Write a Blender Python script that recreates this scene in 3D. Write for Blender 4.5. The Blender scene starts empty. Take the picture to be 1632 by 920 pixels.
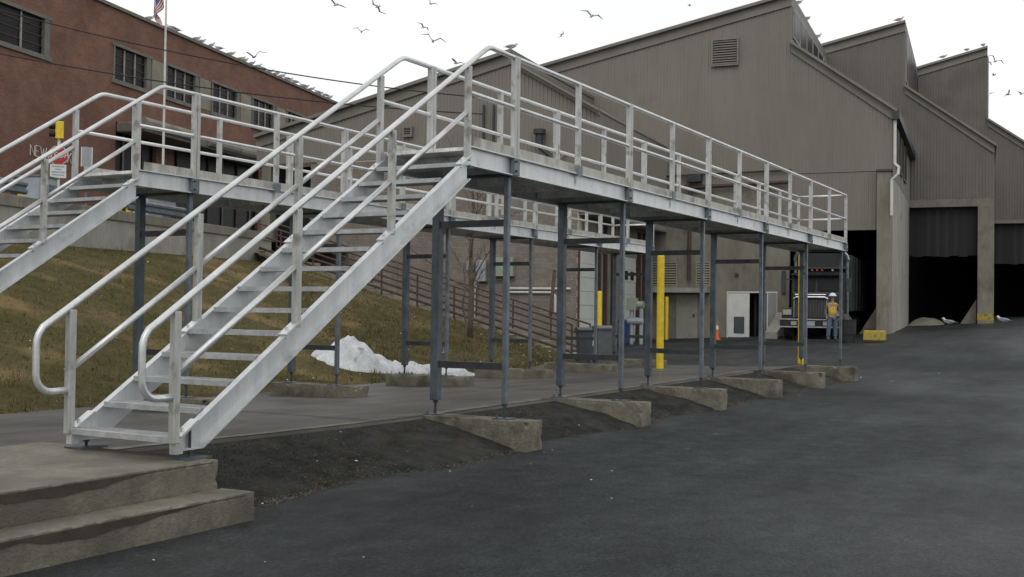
import bpy, bmesh, math, random
from mathutils import Vector, Matrix, Quaternion
import mathutils.noise as mnoise
random.seed(7)
R = math.radians
scene = bpy.context.scene
col = scene.collection

# ------------------------------------------------------------------ camera
CAM = Vector((-10.4006, -5.8804, 1.4661))
YAW, PITCH, ROLL, FPX = R(29.3974), R(1.1334), R(0.7589), 1787.26
_f = Vector((math.cos(YAW)*math.cos(PITCH), math.sin(YAW)*math.cos(PITCH), math.sin(PITCH)))
_r0 = Vector((math.sin(YAW), -math.cos(YAW), 0))
_u0 = _r0.cross(_f)
_r = math.cos(ROLL)*_r0 + math.sin(ROLL)*_u0
_u = -math.sin(ROLL)*_r0 + math.cos(ROLL)*_u0
cd = bpy.data.cameras.new('camera')
cam = bpy.data.objects.new('camera', cd); col.objects.link(cam)
m3 = Matrix((_r, _u, -_f)).transposed()
cam.matrix_world = Matrix.Translation(CAM) @ m3.to_4x4()
cd.sensor_width = 36; cd.lens = 36*FPX/1632
cd.clip_start = .05; cd.clip_end = 6000
scene.camera = cam

# ------------------------------------------------------------------ sky, sun, exposure
SUN_EL, SUN_AZ = R(48), R(200)
w = bpy.data.worlds.new('World'); scene.world = w; w.use_nodes = True
nt = w.node_tree; nt.nodes.clear()
sky = nt.nodes.new('ShaderNodeTexSky'); sky.sky_type = 'NISHITA'; sky.sun_disc = False
sky.sun_elevation = SUN_EL; sky.sun_rotation = math.pi/2 - SUN_AZ
sky.dust_density = 6; sky.air_density = 1.5
hs = nt.nodes.new('ShaderNodeHueSaturation'); hs.inputs['Saturation'].default_value = .25
tc = nt.nodes.new('ShaderNodeTexCoord')
nz = nt.nodes.new('ShaderNodeTexNoise'); nz.inputs['Scale'].default_value = 1.3; nz.inputs['Detail'].default_value = 4
cr = nt.nodes.new('ShaderNodeValToRGB')
cr.color_ramp.elements[0].position = .3; cr.color_ramp.elements[0].color = (8.2, 8.5, 8.75, 1)
cr.color_ramp.elements[1].position = .62; cr.color_ramp.elements[1].color = (10.3, 10.35, 10.4, 1)
mx = nt.nodes.new('ShaderNodeMixRGB'); mx.inputs[0].default_value = .92
bg = nt.nodes.new('ShaderNodeBackground'); bg.inputs['Strength'].default_value = .1
wo = nt.nodes.new('ShaderNodeOutputWorld')
nt.links.new(tc.outputs['Generated'], nz.inputs['Vector'])
nt.links.new(nz.outputs['Fac'], cr.inputs[0])
nt.links.new(sky.outputs[0], hs.inputs['Color'])
nt.links.new(hs.outputs[0], mx.inputs[1]); nt.links.new(cr.outputs[0], mx.inputs[2])
nt.links.new(mx.outputs[0], bg.inputs['Color']); nt.links.new(bg.outputs[0], wo.inputs[0])
sd = bpy.data.lights.new('sun', 'SUN'); sd.energy = .6; sd.angle = R(40); sd.color = (1, .97, .93)
so = bpy.data.objects.new('sun', sd); col.objects.link(so)
so.rotation_euler = (math.pi/2 - SUN_EL, 0, SUN_AZ + math.pi/2)
so.location = (0, 0, 40)
vs = scene.view_settings
vs.view_transform = 'Standard'; vs.look = 'None'; vs.exposure = .12; vs.gamma = 1
scene.render.engine = 'CYCLES'

# ------------------------------------------------------------------ materials
def mat(name, c, rough=.7, metal=0., var=.25, scale=3., bump=0., bscale=None, c2=None, stretch=None, detail=6, spec=None,
        spots=None, wet=None):
    """noise-mottled principled material in object space"""
    m = bpy.data.materials.new(name); m.use_nodes = True
    t = m.node_tree; b = t.nodes['Principled BSDF']
    b.inputs['Metallic'].default_value = metal
    b.inputs['Roughness'].default_value = rough
    if spec is not None: b.inputs['Specular IOR Level'].default_value = spec
    co = t.nodes.new('ShaderNodeTexCoord'); mp = t.nodes.new('ShaderNodeMapping')
    if stretch: mp.inputs['Scale'].default_value = stretch
    t.links.new(co.outputs['Object'], mp.inputs['Vector'])
    n = t.nodes.new('ShaderNodeTexNoise'); n.inputs['Scale'].default_value = scale; n.inputs['Detail'].default_value = detail
    n.inputs['Roughness'].default_value = .65
    t.links.new(mp.outputs[0], n.inputs['Vector'])
    r = t.nodes.new('ShaderNodeValToRGB')
    c2 = c2 or tuple(x*(1-var) for x in c)
    c1 = c if c2 != tuple(x*(1-var) for x in c) else tuple(min(1, x*(1+var)) for x in c)
    r.color_ramp.elements[0].position = .34; r.color_ramp.elements[0].color = (*c2, 1)
    r.color_ramp.elements[1].position = .66; r.color_ramp.elements[1].color = (*c1, 1)
    t.links.new(n.outputs['Fac'], r.inputs[0])
    out = r.outputs[0]
    # fine grain
    n2 = t.nodes.new('ShaderNodeTexNoise'); n2.inputs['Scale'].default_value = scale*11; n2.inputs['Detail'].default_value = 3
    t.links.new(mp.outputs[0], n2.inputs['Vector'])
    mr = t.nodes.new('ShaderNodeMapRange'); mr.inputs[1].default_value = .3; mr.inputs[2].default_value = .7
    mr.inputs[3].default_value = 1-var*.55; mr.inputs[4].default_value = 1+var*.55
    t.links.new(n2.outputs['Fac'], mr.inputs[0])
    mm = t.nodes.new('ShaderNodeMixRGB'); mm.blend_type = 'MULTIPLY'; mm.inputs[0].default_value = 1
    t.links.new(out, mm.inputs[1]); t.links.new(mr.outputs[0], mm.inputs[2]); out = mm.outputs[0]
    if spots:      # (colour, threshold, scale): sparse stains
        ns = t.nodes.new('ShaderNodeTexNoise'); ns.inputs['Scale'].default_value = spots[2]; ns.inputs['Detail'].default_value = 8
        t.links.new(co.outputs['Object'], ns.inputs['Vector'])
        ms = t.nodes.new('ShaderNodeMapRange'); ms.inputs[1].default_value = spots[1]; ms.inputs[2].default_value = spots[1]+.12
        t.links.new(ns.outputs['Fac'], ms.inputs[0])
        mk = t.nodes.new('ShaderNodeMixRGB'); mk.inputs[2].default_value = (*spots[0], 1)
        t.links.new(ms.outputs[0], mk.inputs[0]); t.links.new(out, mk.inputs[1]); out = mk.outputs[0]
    t.links.new(out, b.inputs['Base Color'])
    if wet:        # roughness patches (lo, hi, scale)
        nw = t.nodes.new('ShaderNodeTexNoise'); nw.inputs['Scale'].default_value = wet[2]; nw.inputs['Detail'].default_value = 5
        t.links.new(co.outputs['Object'], nw.inputs['Vector'])
        mw = t.nodes.new('ShaderNodeMapRange'); mw.inputs[1].default_value = .35; mw.inputs[2].default_value = .65
        mw.inputs[3].default_value = wet[0]; mw.inputs[4].default_value = wet[1]
        t.links.new(nw.outputs['Fac'], mw.inputs[0]); t.links.new(mw.outputs[0], b.inputs['Roughness'])
    if bump:
        nb = t.nodes.new('ShaderNodeTexNoise'); nb.inputs['Scale'].default_value = bscale or scale*8; nb.inputs['Detail'].default_value = 5
        t.links.new(co.outputs['Object'], nb.inputs['Vector'])
        bp = t.nodes.new('ShaderNodeBump'); bp.inputs['Strength'].default_value = bump; bp.inputs['Distance'].default_value = .02
        t.links.new(nb.outputs['Fac'], bp.inputs['Height']); t.links.new(bp.outputs[0], b.inputs['Normal'])
    return m

def plain(name, c, rough=.6, metal=0., emit=None):
    m = mat(name, c, rough, metal, var=.12, scale=6)
    return m

M = {}
M['alu'] = mat('aluminium', (.58, .595, .60), .42, .5, .10, 2.2, .05, 60, stretch=(3, 3, .35), spots=((.40, .40, .385), .60, 3.5))
M['alu_pipe'] = mat('aluminium_pipe', (.62, .63, .62), .36, .6, .12, 4, spots=((.34, .33, .30), .66, 9))
M['alu_post'] = mat('aluminium_post', (.44, .445, .425), .5, .35, .2, 5, stretch=(3, 3, .5), spots=((.24, .23, .20), .56, 6))
M['alu_tread'] = mat('aluminium_tread', (.43, .44, .44), .5, .45, .2, 8, .3, 120)
M['alu_brightened'] = mat('aluminium_underside_brightened', (.66, .66, .64), .6, .3, .3, 3)  # brighter than the beams: light under the deck is put into the colour
M['toe'] = mat('toe_board_metal', (.44, .432, .395), .6, .25, .2, 3, stretch=(3, 3, .6), spots=((.25, .232, .195), .54, 3))
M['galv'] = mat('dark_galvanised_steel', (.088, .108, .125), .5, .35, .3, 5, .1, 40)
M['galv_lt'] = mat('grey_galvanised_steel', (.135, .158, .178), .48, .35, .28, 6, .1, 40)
M['steel_dk'] = mat('dark_steel', (.05, .055, .06), .55, .4, .3, 8)
M['conc'] = mat('weathered_concrete', (.160, .147, .110), .85, 0, .36, 3.0, .7, 60, spots=((.075, .068, .046), .54, 2.4))
M['conc_top'] = mat('damp_concrete', (.132, .121, .090), .6, 0, .3, 2.6, .3, 60, spots=((.085, .078, .055), .53, 1.5))
M['conc_wall'] = mat('stained_concrete_wall', (.190, .178, .142), .85, 0, .22, .6, .2, 12, stretch=(1, 1, .35), spots=((.12, .11, .09), .58, .9))
M['conc_lt'] = mat('pale_concrete_wall', (.285, .275, .24), .85, 0, .2, .8, .2, 12, stretch=(1, 1, .3), spots=((.17, .16, .14), .6, .9))
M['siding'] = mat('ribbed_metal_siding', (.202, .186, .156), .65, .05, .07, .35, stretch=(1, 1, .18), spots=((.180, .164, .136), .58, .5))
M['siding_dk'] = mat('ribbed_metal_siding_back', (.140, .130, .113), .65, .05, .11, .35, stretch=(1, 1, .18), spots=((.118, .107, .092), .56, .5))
M['fascia'] = mat('fascia_metal', (.185, .174, .146), .6, .1, .12, .6)
M['dark_in'] = mat('dark_interior', (.012, .012, .012), .9, 0, .3, 1)  # near-black, puts the shade inside openings and recesses into the colour
M['curtain'] = mat('curtain_strip', (.0045, .0048, .0048), .6, 0, .35, 1.2, stretch=(1, 1, .2))
M['cmu'] = mat('split_face_block', (.195, .165, .140), .9, 0, .2, 1.1, .6, 30)
M['cmu2'] = mat('split_face_block_pale', (.215, .19, .165), .9, 0, .2, 1.3, .6, 30)
M['mortar'] = mat('mortar', (.46, .41, .32), .9, 0, .15, 4)
M['brick'] = None
M['white'] = mat('white_paint', (.62, .63, .60), .5, 0, .07, 3)
M['door_w'] = mat('white_dock_door', (.50, .52, .47), .6, 0, .08, 2)
M['grey_door'] = mat('grey_door', (.25, .245, .22), .6, 0, .1, 2)
M['yellow'] = mat('yellow_paint', (.72, .52, .02), .5, 0, .14, 6, spots=((.35, .26, .05), .66, 7))
M['rust'] = mat('rust_brown_steel', (.075, .042, .034), .7, .2, .3, 5)
M['pvc'] = mat('white_pipe', (.58, .57, .52), .5, 0, .1, 4)
M['glass'] = mat('dark_glass', (.010, .0105, .012), .35, 0, .3, 2, spec=.12)
M['win_frame'] = mat('window_surround', (.155, .15, .13), .8, 0, .2, 2)
M['mull'] = mat('window_mullion', (.30, .28, .26), .7, 0, .25, 4)
M['pier'] = mat('pier_panel', (.235, .22, .17), .85, 0, .15, 1.5)
M['black'] = mat('black_rubber', (.015, .015, .016), .7, 0, .3, 5)
M['bin'] = mat('bin_plastic', (.055, .062, .07), .5, 0, .2, 4)
M['blue'] = mat('blue_plastic', (.02, .07, .23), .5, 0, .2, 4)
M['red'] = mat('sign_red', (.36, .022, .02), .5, 0, .12, 5)
M['orange'] = mat('cone_orange', (.6, .12, .02), .5, 0, .15, 5)
M['snow'] = mat('old_snow', (.56, .575, .59), .85, 0, .2, 5, 1, 24, spots=((.30, .285, .26), .6, 4.5))
M['trunk'] = mat('bark', (.10, .078, .06), .9, 0, .3, 9, .6, 40)
M['shrub'] = mat('evergreen_shrub', (.13, .12, .03), .8, 0, .3, 8)
M['chrome'] = mat('chrome', (.46, .47, .48), .3, .9, .2, 5)
M['truck'] = mat('truck_paint', (.012, .013, .014), .5, .1, .25, 3)
M['truckbox'] = mat('truck_body_steel', (.028, .032, .030), .8, .2, .25, 1.5)
M['grille'] = mat('truck_grille', (.020, .017, .015), .6, .2, .2, 20)
M['lamp_r'] = mat('marker_lamp', (.30, .05, .02), .4, 0, .1, 8)
M['lens'] = mat('headlamp_lens', (.30, .30, .27), .25, 0, .2, 8)
M['skin'] = mat('skin', (.30, .17, .11), .6, 0, .1, 8)
M['jeans'] = mat('denim', (.085, .125, .18), .85, 0, .25, 14)
M['vest'] = mat('hi_vis_vest', (.50, .36, .05), .7, 0, .2, 10)
M['gull_w'] = mat('gull_white', (.68, .68, .68), .8, 0, .08, 8)
M['gull_g'] = mat('gull_grey', (.30, .305, .315), .8, 0, .15, 8)
M['gull_b'] = mat('gull_bill', (.4, .25, .05), .6, 0, .1, 8)
M['wire'] = mat('cable', (.02, .02, .02), .7, 0, .2, 5)
M['elec1'] = mat('grey_cabinet', (.30, .33, .35), .5, .2, .12, 3)
M['elec2'] = mat('green_cabinet', (.27, .31, .25), .5, .1, .12, 3)
M['litter'] = mat('litter_paper', (.62, .62, .58), .8, 0, .15, 3)
M['lbl'] = mat('label_plate', (.55, .55, .50), .5, 0, .1, 20)
M['lbl_ink'] = mat('label_ink', (.30, .34, .16), .6, 0, .1, 20)
M['flag_r'] = mat('flag_red', (.32, .03, .04), .8, 0, .1, 5)
M['flag_w'] = mat('flag_white', (.6, .6, .6), .8, 0, .08, 5)
M['flag_b'] = mat('flag_blue', (.03, .04, .17), .8, 0, .1, 5)
def asphalt_material():
    m = bpy.data.materials.new('wet_asphalt'); m.use_nodes = True
    t = m.node_tree; b = t.nodes['Principled BSDF']; b.inputs['Specular IOR Level'].default_value = .21
    co = t.nodes.new('ShaderNodeTexCoord')
    def noise(sc, det, stretch=(1, 1, 1), rot=0, rough=.6):
        mp = t.nodes.new('ShaderNodeMapping'); mp.inputs['Scale'].default_value = stretch; mp.inputs['Rotation'].default_value = (0, 0, rot)
        n = t.nodes.new('ShaderNodeTexNoise'); n.inputs['Scale'].default_value = sc; n.inputs['Detail'].default_value = det; n.inputs['Roughness'].default_value = rough
        t.links.new(co.outputs['Object'], mp.inputs[0]); t.links.new(mp.outputs[0], n.inputs['Vector']); return n.outputs['Fac']
    def rng(v, a0, a1, b0, b1):
        r = t.nodes.new('ShaderNodeMapRange'); r.inputs[1].default_value = a0; r.inputs[2].default_value = a1; r.inputs[3].default_value = b0; r.inputs[4].default_value = b1
        t.links.new(v, r.inputs[0]); return r.outputs[0]
    def mul(a0, b0):
        k = t.nodes.new('ShaderNodeMath'); k.operation = 'MULTIPLY'; t.links.new(a0, k.inputs[0]); t.links.new(b0, k.inputs[1]); return k.outputs[0]
    v = rng(noise(.22, 7), .32, .68, .55, 1.5)                                        # broad patches
    v = mul(v, rng(noise(.9, 5, (.12, 1.6, 1), R(-4)), .32, .68, .72, 1.28))         # tyre-worn streaks along the yard
    v = mul(v, rng(noise(3.5, 6, rough=.75), .32, .68, .55, 1.5))
    v = mul(v, rng(noise(22, 4, rough=.8), .34, .66, .55, 1.5))
    v = mul(v, rng(noise(48, 3, rough=.8), .36, .64, .35, 1.8))                                # aggregate
    c = t.nodes.new('ShaderNodeMixRGB'); c.blend_type = 'MULTIPLY'; c.inputs[0].default_value = 1; c.inputs[1].default_value = (.0205, .0236, .0246, 1)
    t.links.new(v, c.inputs[2])
    vo = t.nodes.new('ShaderNodeTexVoronoi'); vo.inputs['Scale'].default_value = 55; t.links.new(co.outputs['Object'], vo.inputs['Vector'])
    sp = rng(vo.outputs['Distance'], .06, .12, 1, 0)
    k = t.nodes.new('ShaderNodeMath'); k.operation = 'MULTIPLY'; t.links.new(sp, k.inputs[0]); t.links.new(rng(noise(7, 3), .35, .65, .1, .8), k.inputs[1])
    c2 = t.nodes.new('ShaderNodeMixRGB'); c2.inputs[2].default_value = (.11, .106, .096, 1); t.links.new(k.outputs[0], c2.inputs[0]); t.links.new(c.outputs[0], c2.inputs[1])
    t.links.new(c2.outputs[0], b.inputs['Base Color'])
    t.links.new(rng(noise(.16, 5, (.4, 1, 1)), .40, .60, .30, .72), b.inputs['Roughness'])
    bp_ = t.nodes.new('ShaderNodeBump'); bp_.inputs['Strength'].default_value = .8; bp_.inputs['Distance'].default_value = .02
    ad = t.nodes.new('ShaderNodeMath'); t.links.new(noise(30, 5, rough=.8), ad.inputs[0]); t.links.new(noise(4, 4), ad.inputs[1])
    t.links.new(ad.outputs[0], bp_.inputs['Height']); t.links.new(bp_.outputs[0], b.inputs['Normal'])
    return m
M['asphalt'] = asphalt_material()
M['dull_yellow'] = mat('worn_yellow_paint', (.40, .29, .03), .7, 0, .25, 5, spots=((.15, .13, .08), .52, 5))
M['berm'] = mat('asphalt_millings', (.031, .031, .028), .9, 0, .55, 4, 1, 60, spots=((.050, .043, .027), .56, 3), spec=.2)
M['lane'] = mat('damp_lane_concrete', (.066, .061, .053), .5, 0, .4, .7, .4, 45, stretch=(.35, 1.6, 1), wet=(.3, .65, .5), spots=((.034, .032, .029), .50, .8))
M['street'] = mat('street_asphalt', (.06, .06, .058), .8, 0, .2, 1)
M['soil'] = mat('winter_turf', (.100, .078, .034), .95, 0, .35, .55, .9, 30, c2=(.050, .050, .014), spots=((.165, .120, .056), .54, .6), spec=.1)

def brick_material():
    m = bpy.data.materials.new('red_brick'); m.use_nodes = True
    t = m.node_tree; b = t.nodes['Principled BSDF']; b.inputs['Roughness'].default_value = .9
    co = t.nodes.new('ShaderNodeTexCoord')
    mp = t.nodes.new('ShaderNodeMapping')
    mp.inputs['Rotation'].default_value = (R(90), 0, 0)
    br = t.nodes.new('ShaderNodeTexBrick')
    br.inputs['Color1'].default_value = (.215, .095, .060, 1); br.inputs['Color2'].default_value = (.150, .071, .049, 1)
    br.inputs['Mortar'].default_value = (.19, .125, .095, 1); br.inputs['Scale'].default_value = 1
    br.inputs['Brick Width'].default_value = .22; br.inputs['Row Height'].default_value = .075; br.inputs['Mortar Size'].default_value = .008
    t.links.new(co.outputs['UV'], br.inputs['Vector'])
    n = t.nodes.new('ShaderNodeTexNoise'); n.inputs['Scale'].default_value = .55; n.inputs['Detail'].default_value = 9; n.inputs['Roughness'].default_value = .7
    t.links.new(co.outputs['UV'], n.inputs['Vector'])
    r = t.nodes.new('ShaderNodeMapRange'); r.inputs[1].default_value = .3; r.inputs[2].default_value = .7; r.inputs[3].default_value = .62; r.inputs[4].default_value = 1.3
    t.links.new(n.outputs['Fac'], r.inputs[0])
    mm = t.nodes.new('ShaderNodeMixRGB'); mm.blend_type = 'MULTIPLY'; mm.inputs[0].default_value = 1
    t.links.new(br.outputs[0], mm.inputs[1]); t.links.new(r.outputs[0], mm.inputs[2]); t.links.new(mm.outputs[0], b.inputs['Base Color'])
    return m
M['brick'] = brick_material()

# ------------------------------------------------------------------ mesh helpers
class MB:
    def __init__(s): s.v = []; s.f = []; s.mi = []; s.cur = 0
    def poly(s, pts):
        i = len(s.v); s.v += [tuple(p) for p in pts]; s.f.append(tuple(range(i, i+len(pts)))); s.mi.append(s.cur)
    def obox(s, o, a, b, c):
        """box from corner o along edge vectors a, b, c"""
        o, a, b, c = map(Vector, (o, a, b, c)); i = len(s.v)
        if a.cross(b).dot(c) < 0: a, b = b, a
        for k in range(8):
            s.v.append(tuple(o + (a if k & 1 else a*0) + (b if k & 2 else b*0) + (c if k & 4 else c*0)))
        for q in ((0, 2, 3, 1), (4, 5, 7, 6), (0, 1, 5, 4), (1, 3, 7, 5), (3, 2, 6, 7), (2, 0, 4, 6)):
            s.f.append(tuple(i+k for k in q)); s.mi.append(s.cur)
        return s
    def box(s, x0, x1, y0, y1, z0, z1):
        return s.obox((x0, y0, z0), (x1-x0, 0, 0), (0, y1-y0, 0), (0, 0, z1-z0))
    def prism(s, pts, e):
        """closed polygon extruded along e"""
        pts = [Vector(p) for p in pts]; e = Vector(e); n = len(pts)
        nrm = sum((pts[k].cross(pts[(k+1) % n]) for k in range(n)), Vector())
        if nrm.dot(e) > 0: pts = pts[::-1]
        i = len(s.v); s.v += [tuple(p) for p in pts] + [tuple(p+e) for p in pts]
        s.f.append(tuple(range(i, i+n))); s.f.append(tuple(range(i+2*n-1, i+n-1, -1))); s.mi += [s.cur]*2
        for k in range(n):
            k2 = (k+1) % n; s.f.append((i+k2, i+k, i+n+k, i+n+k2)); s.mi.append(s.cur)
        return s
    def tube(s, pts, r, n=10, cap=True):
        pts = [Vector(p) for p in pts]; rs = r if isinstance(r, (list, tuple)) else [r]*len(pts)
        i0 = len(s.v); prev = None
        for k, p in enumerate(pts):
            d = (pts[min(k+1, len(pts)-1)] - pts[max(k-1, 0)]).normalized()
            if prev is None:
                a = d.orthogonal().normalized()
            else:
                a = (prev - d*prev.dot(d)).normalized()
            prev = a; b = d.cross(a)
            for j in range(n):
                t = 2*math.pi*j/n
                s.v.append(tuple(p + (a*math.cos(t) + b*math.sin(t))*rs[k]))
        for k in range(len(pts)-1):
            for j in range(n):
                j2 = (j+1) % n
                s.f.append((i0+k*n+j, i0+k*n+j2, i0+(k+1)*n+j2, i0+(k+1)*n+j)); s.mi.append(s.cur)
        if cap:
            s.f.append(tuple(i0+j for j in range(n-1, -1, -1))); s.f.append(tuple(i0+(len(pts)-1)*n+j for j in range(n))); s.mi += [s.cur]*2
        return s
    def ell(s, c, rx, ry, rz, nu=10, nv=7, rot=None):
        c = Vector(c); i0 = len(s.v)
        for a in range(nv+1):
            ph = math.pi*a/nv
            for b in range(nu):
                th = 2*math.pi*b/nu
                p = Vector((rx*math.sin(ph)*math.cos(th), ry*math.sin(ph)*math.sin(th), rz*math.cos(ph)))
                if rot: p = rot @ p
                s.v.append(tuple(c+p))
        for a in range(nv):
            for b in range(nu):
                b2 = (b+1) % nu
                s.f.append((i0+a*nu+b, i0+(a+1)*nu+b, i0+(a+1)*nu+b2, i0+a*nu+b2)); s.mi.append(s.cur)
        return s
    def build(s, name, m, parent=None, smooth=False, bevel=0, uv=None):
        me = bpy.data.meshes.new(name); me.from_pydata(s.v, [], s.f)
        ms = m if isinstance(m, (list, tuple)) else [m]
        for x in ms: me.materials.append(x)
        if len(ms) > 1: me.polygons.foreach_set('material_index', s.mi)
        if smooth: me.polygons.foreach_set('use_smooth', [True]*len(me.polygons))
        if uv:
            l = me.uv_layers.new(name='UVMap')
            for lp in me.loops:
                l.data[lp.index].uv = uv(Vector(me.vertices[lp.vertex_index].co))
        me.update()
        o = bpy.data.objects.new(name, me); col.objects.link(o)
        if bevel:
            md = o.modifiers.new('bevel', 'BEVEL'); md.width = bevel; md.segments = 2; md.limit_method = 'ANGLE'
        if parent: attach(o, parent)
        return o

def rough_box(x0, x1, y0, y1, z0, z1, step, amp=.004, chip=.02, seed=0):
    """gridded box with pitted faces and chipped edges"""
    nx, ny, nz_ = [max(2, round((b-a)/step)) for a, b in ((x0, x1), (y0, y1), (z0, z1))]
    q = MB(); idx = {}
    def vid(i, j, k):
        if (i, j, k) in idx: return idx[i, j, k]
        p = Vector((x0+(x1-x0)*i/nx, y0+(y1-y0)*j/ny, z0+(z1-z0)*k/nz_)); c = Vector(((x0+x1)/2, (y0+y1)/2, (z0+z1)/2))
        o = Vector(((i == nx)-(i == 0), (j == ny)-(j == 0), (k == nz_)-(k == 0)))
        n_ = mnoise.fractal(p*9+Vector((seed, 0, 0)), 1, 2, 4)
        p2 = p + o*(amp*n_)
        if sum(abs(x) for x in o) >= 2: p2 -= o*(.004+chip*max(0, mnoise.noise(p*13+Vector((0, seed, 3)))-.12))
        idx[i, j, k] = len(q.v); q.v.append(tuple(p2)); return idx[i, j, k]
    def face(a, b, c, d): q.f.append((vid(*a), vid(*b), vid(*c), vid(*d))); q.mi.append(0)
    for i in range(nx):
        for j in range(ny): face((i, j, nz_), (i+1, j, nz_), (i+1, j+1, nz_), (i, j+1, nz_)); face((i, j, 0), (i, j+1, 0), (i+1, j+1, 0), (i+1, j, 0))
    for i in range(nx):
        for k in range(nz_): face((i, 0, k), (i+1, 0, k), (i+1, 0, k+1), (i, 0, k+1)); face((i, ny, k), (i, ny, k+1), (i+1, ny, k+1), (i+1, ny, k))
    for j in range(ny):
        for k in range(nz_): face((0, j, k), (0, j, k+1), (0, j+1, k+1), (0, j+1, k)); face((nx, j, k), (nx, j+1, k), (nx, j+1, k+1), (nx, j, k+1))
    return q
def attach(o, parent):
    o.parent = parent
    if parent.type == 'EMPTY' and parent.parent is None:
        o.matrix_parent_inverse = parent.matrix_basis.inverted()
def tag(o, label=None, cat=None, group=None, kind=None):
    if label: o['label'] = label
    if cat: o['category'] = cat
    if group: o['group'] = group
    if kind: o['kind'] = kind
    return o
def thing(name, loc, label, cat, group=None, rz=0):
    o = bpy.data.objects.new(name, None); col.objects.link(o)
    o.empty_display_size = .3
    o.matrix_basis = Matrix.Translation(Vector(loc)) @ Matrix.Rotation(rz, 4, 'Z')
    return tag(o, label, cat, group)
def struct(o): o['kind'] = 'structure'; return o
def copy_tree(o, parent=None):
    c = o.copy(); col.objects.link(c)
    if parent: c.parent = parent; c.matrix_parent_inverse = o.matrix_parent_inverse.copy()
    for ch in o.children: copy_tree(ch, c)
    return c

def ray(x, y):
    return _f + _r*((x-816)/FPX) - _u*((y-460)/FPX)
def at(x, y, d): return CAM + ray(x, y)*d                 # point seen at (x,y), d metres ahead
def on_plane(x, y, p, n):
    r = ray(x, y); t = (Vector(p)-CAM).dot(n)/r.dot(n); return CAM + r*t
def on_z(x, y, z):
    r = ray(x, y); return CAM + r*((z-CAM.z)/r.z)

# ------------------------------------------------------------------ building frame
BY = R(6.8)
ED = Vector((math.cos(BY), math.sin(BY), 0))              # into the building
ER = Vector((math.sin(BY), -math.cos(BY), 0))             # to the right along the facades
C0 = at(1420, 520, 48.0); C0.z = 0
def bp(s, v, z): return C0 + ER*s + ED*v + Vector((0, 0, z))
def fs(x, y, v):                                          # pixel -> (s, z) on facade plane v
    p = on_plane(x, y, bp(0, v, 0), ED); return (p-C0).dot(ER), p.z
def fv(x, y, s):                                          # pixel -> (v, z) on side plane s
    p = on_plane(x, y, bp(s, 0, 0), ER); return (p-C0).dot(ED), p.z
def sstep(a, b, x):
    t = max(0, min(1, (x-a)/(b-a))); return t*t*(3-2*t)
def gz(x, y):
    p = Vector((x, y, 0)) - C0; u = max(-14, min(14, p.dot(ER))); v = p.dot(ED); v2 = min(v, 26)
    return max(0, sstep(-25, -6, v)*(.69+.043*u+.0217*v2))

# ------------------------------------------------------------------ ground
def axis(lo, hi, step, far): return [-f for f in far[::-1]] + [lo+step*i for i in range(int((hi-lo)/step)+1)] + [hi+f for f in far]
xs = [-2500, -800, -250, -90, -45] + [-24+1.5*i for i in range(76)] + [110, 160, 350, 900, 2500]
ys = [-2500, -800, -250, -100, -60] + [-36+1.5*i for i in range(56)] + [60, 100, 260, 800, 2500]
g = MB()
for x in xs:
    for y in ys: g.v.append((x, y, gz(x, y) + .012*mnoise.noise((x*.3, y*.3, 0))))
n = len(ys)
for i in range(len(xs)-1):
    for j in range(n-1):
        g.f.append((i*n+j, (i+1)*n+j, (i+1)*n+j+1, i*n+j+1)); g.mi.append(0)
struct(g.build('ground', M['asphalt'], smooth=True))

# lane slab between the two walkways (cross-falls away from the road)
ln = MB()
near = [(-26, 2.6), (-9, 1.75), (-3.9, 1.42), (-2.6, 1.2), (-1.4, 1.03), (0, .95), (4, .93), (10, 1.0), (16, 1.15), (19, 1.3)]
def lane_near(x):
    for (a, b), (c, d) in zip(near, near[1:]):
        if a <= x <= c: return b+(d-b)*(x-a)/(c-a)
    return near[0][1] if x < near[0][0] else near[-1][1]
LX = [-26+.75*i for i in range(61)]
def lane_z(x, y): return max(.29 - .045*(y-1), .1)*(1-sstep(14.5, 19.2, x)) + .012 + gz(x, y)
cols = []
for x in LX:
    y0 = lane_near(x); row = [(x, y0+.0, -.2), (x, y0, lane_z(x, y0)-.03), (x, y0+.03, lane_z(x, y0+.03))]
    for k in range(1, 9):
        y = y0+.03+(7.4-y0)*k/8; row.append((x, y, lane_z(x, y)+.004*mnoise.noise((x*.8, y*.8, 3))))
    cols.append(row)
for r_ in cols: ln.v += r_
w_ = len(cols[0])
for i in range(len(cols)-1):
    for j in range(w_-1): ln.f.append((i*w_+j, (i+1)*w_+j, (i+1)*w_+j+1, i*w_+j+1)); ln.mi.append(0)
lane = struct(ln.build('lane', M['lane']))
# expansion joints across the lane as thin dark strips of sealant
for k, x in enumerate((-6.2, -.9, 4.6, 10.2)):
    j = MB(); pts = [(x+.35*(y-1), y) for y in (lane_near(x)+.04, 2.4, 3.6, 4.8, 6)]
    for (xa, ya), (xb, yb) in zip(pts, pts[1:]):
        j.poly([(xa-.012, ya, lane_z(xa, ya)+.005), (xa+.012, ya, lane_z(xa, ya)+.005), (xb+.012, yb, lane_z(xb, yb)+.005), (xb-.012, yb, lane_z(xb, yb)+.005)])
    j.build('joint_seal', M['black'], lane)

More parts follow.
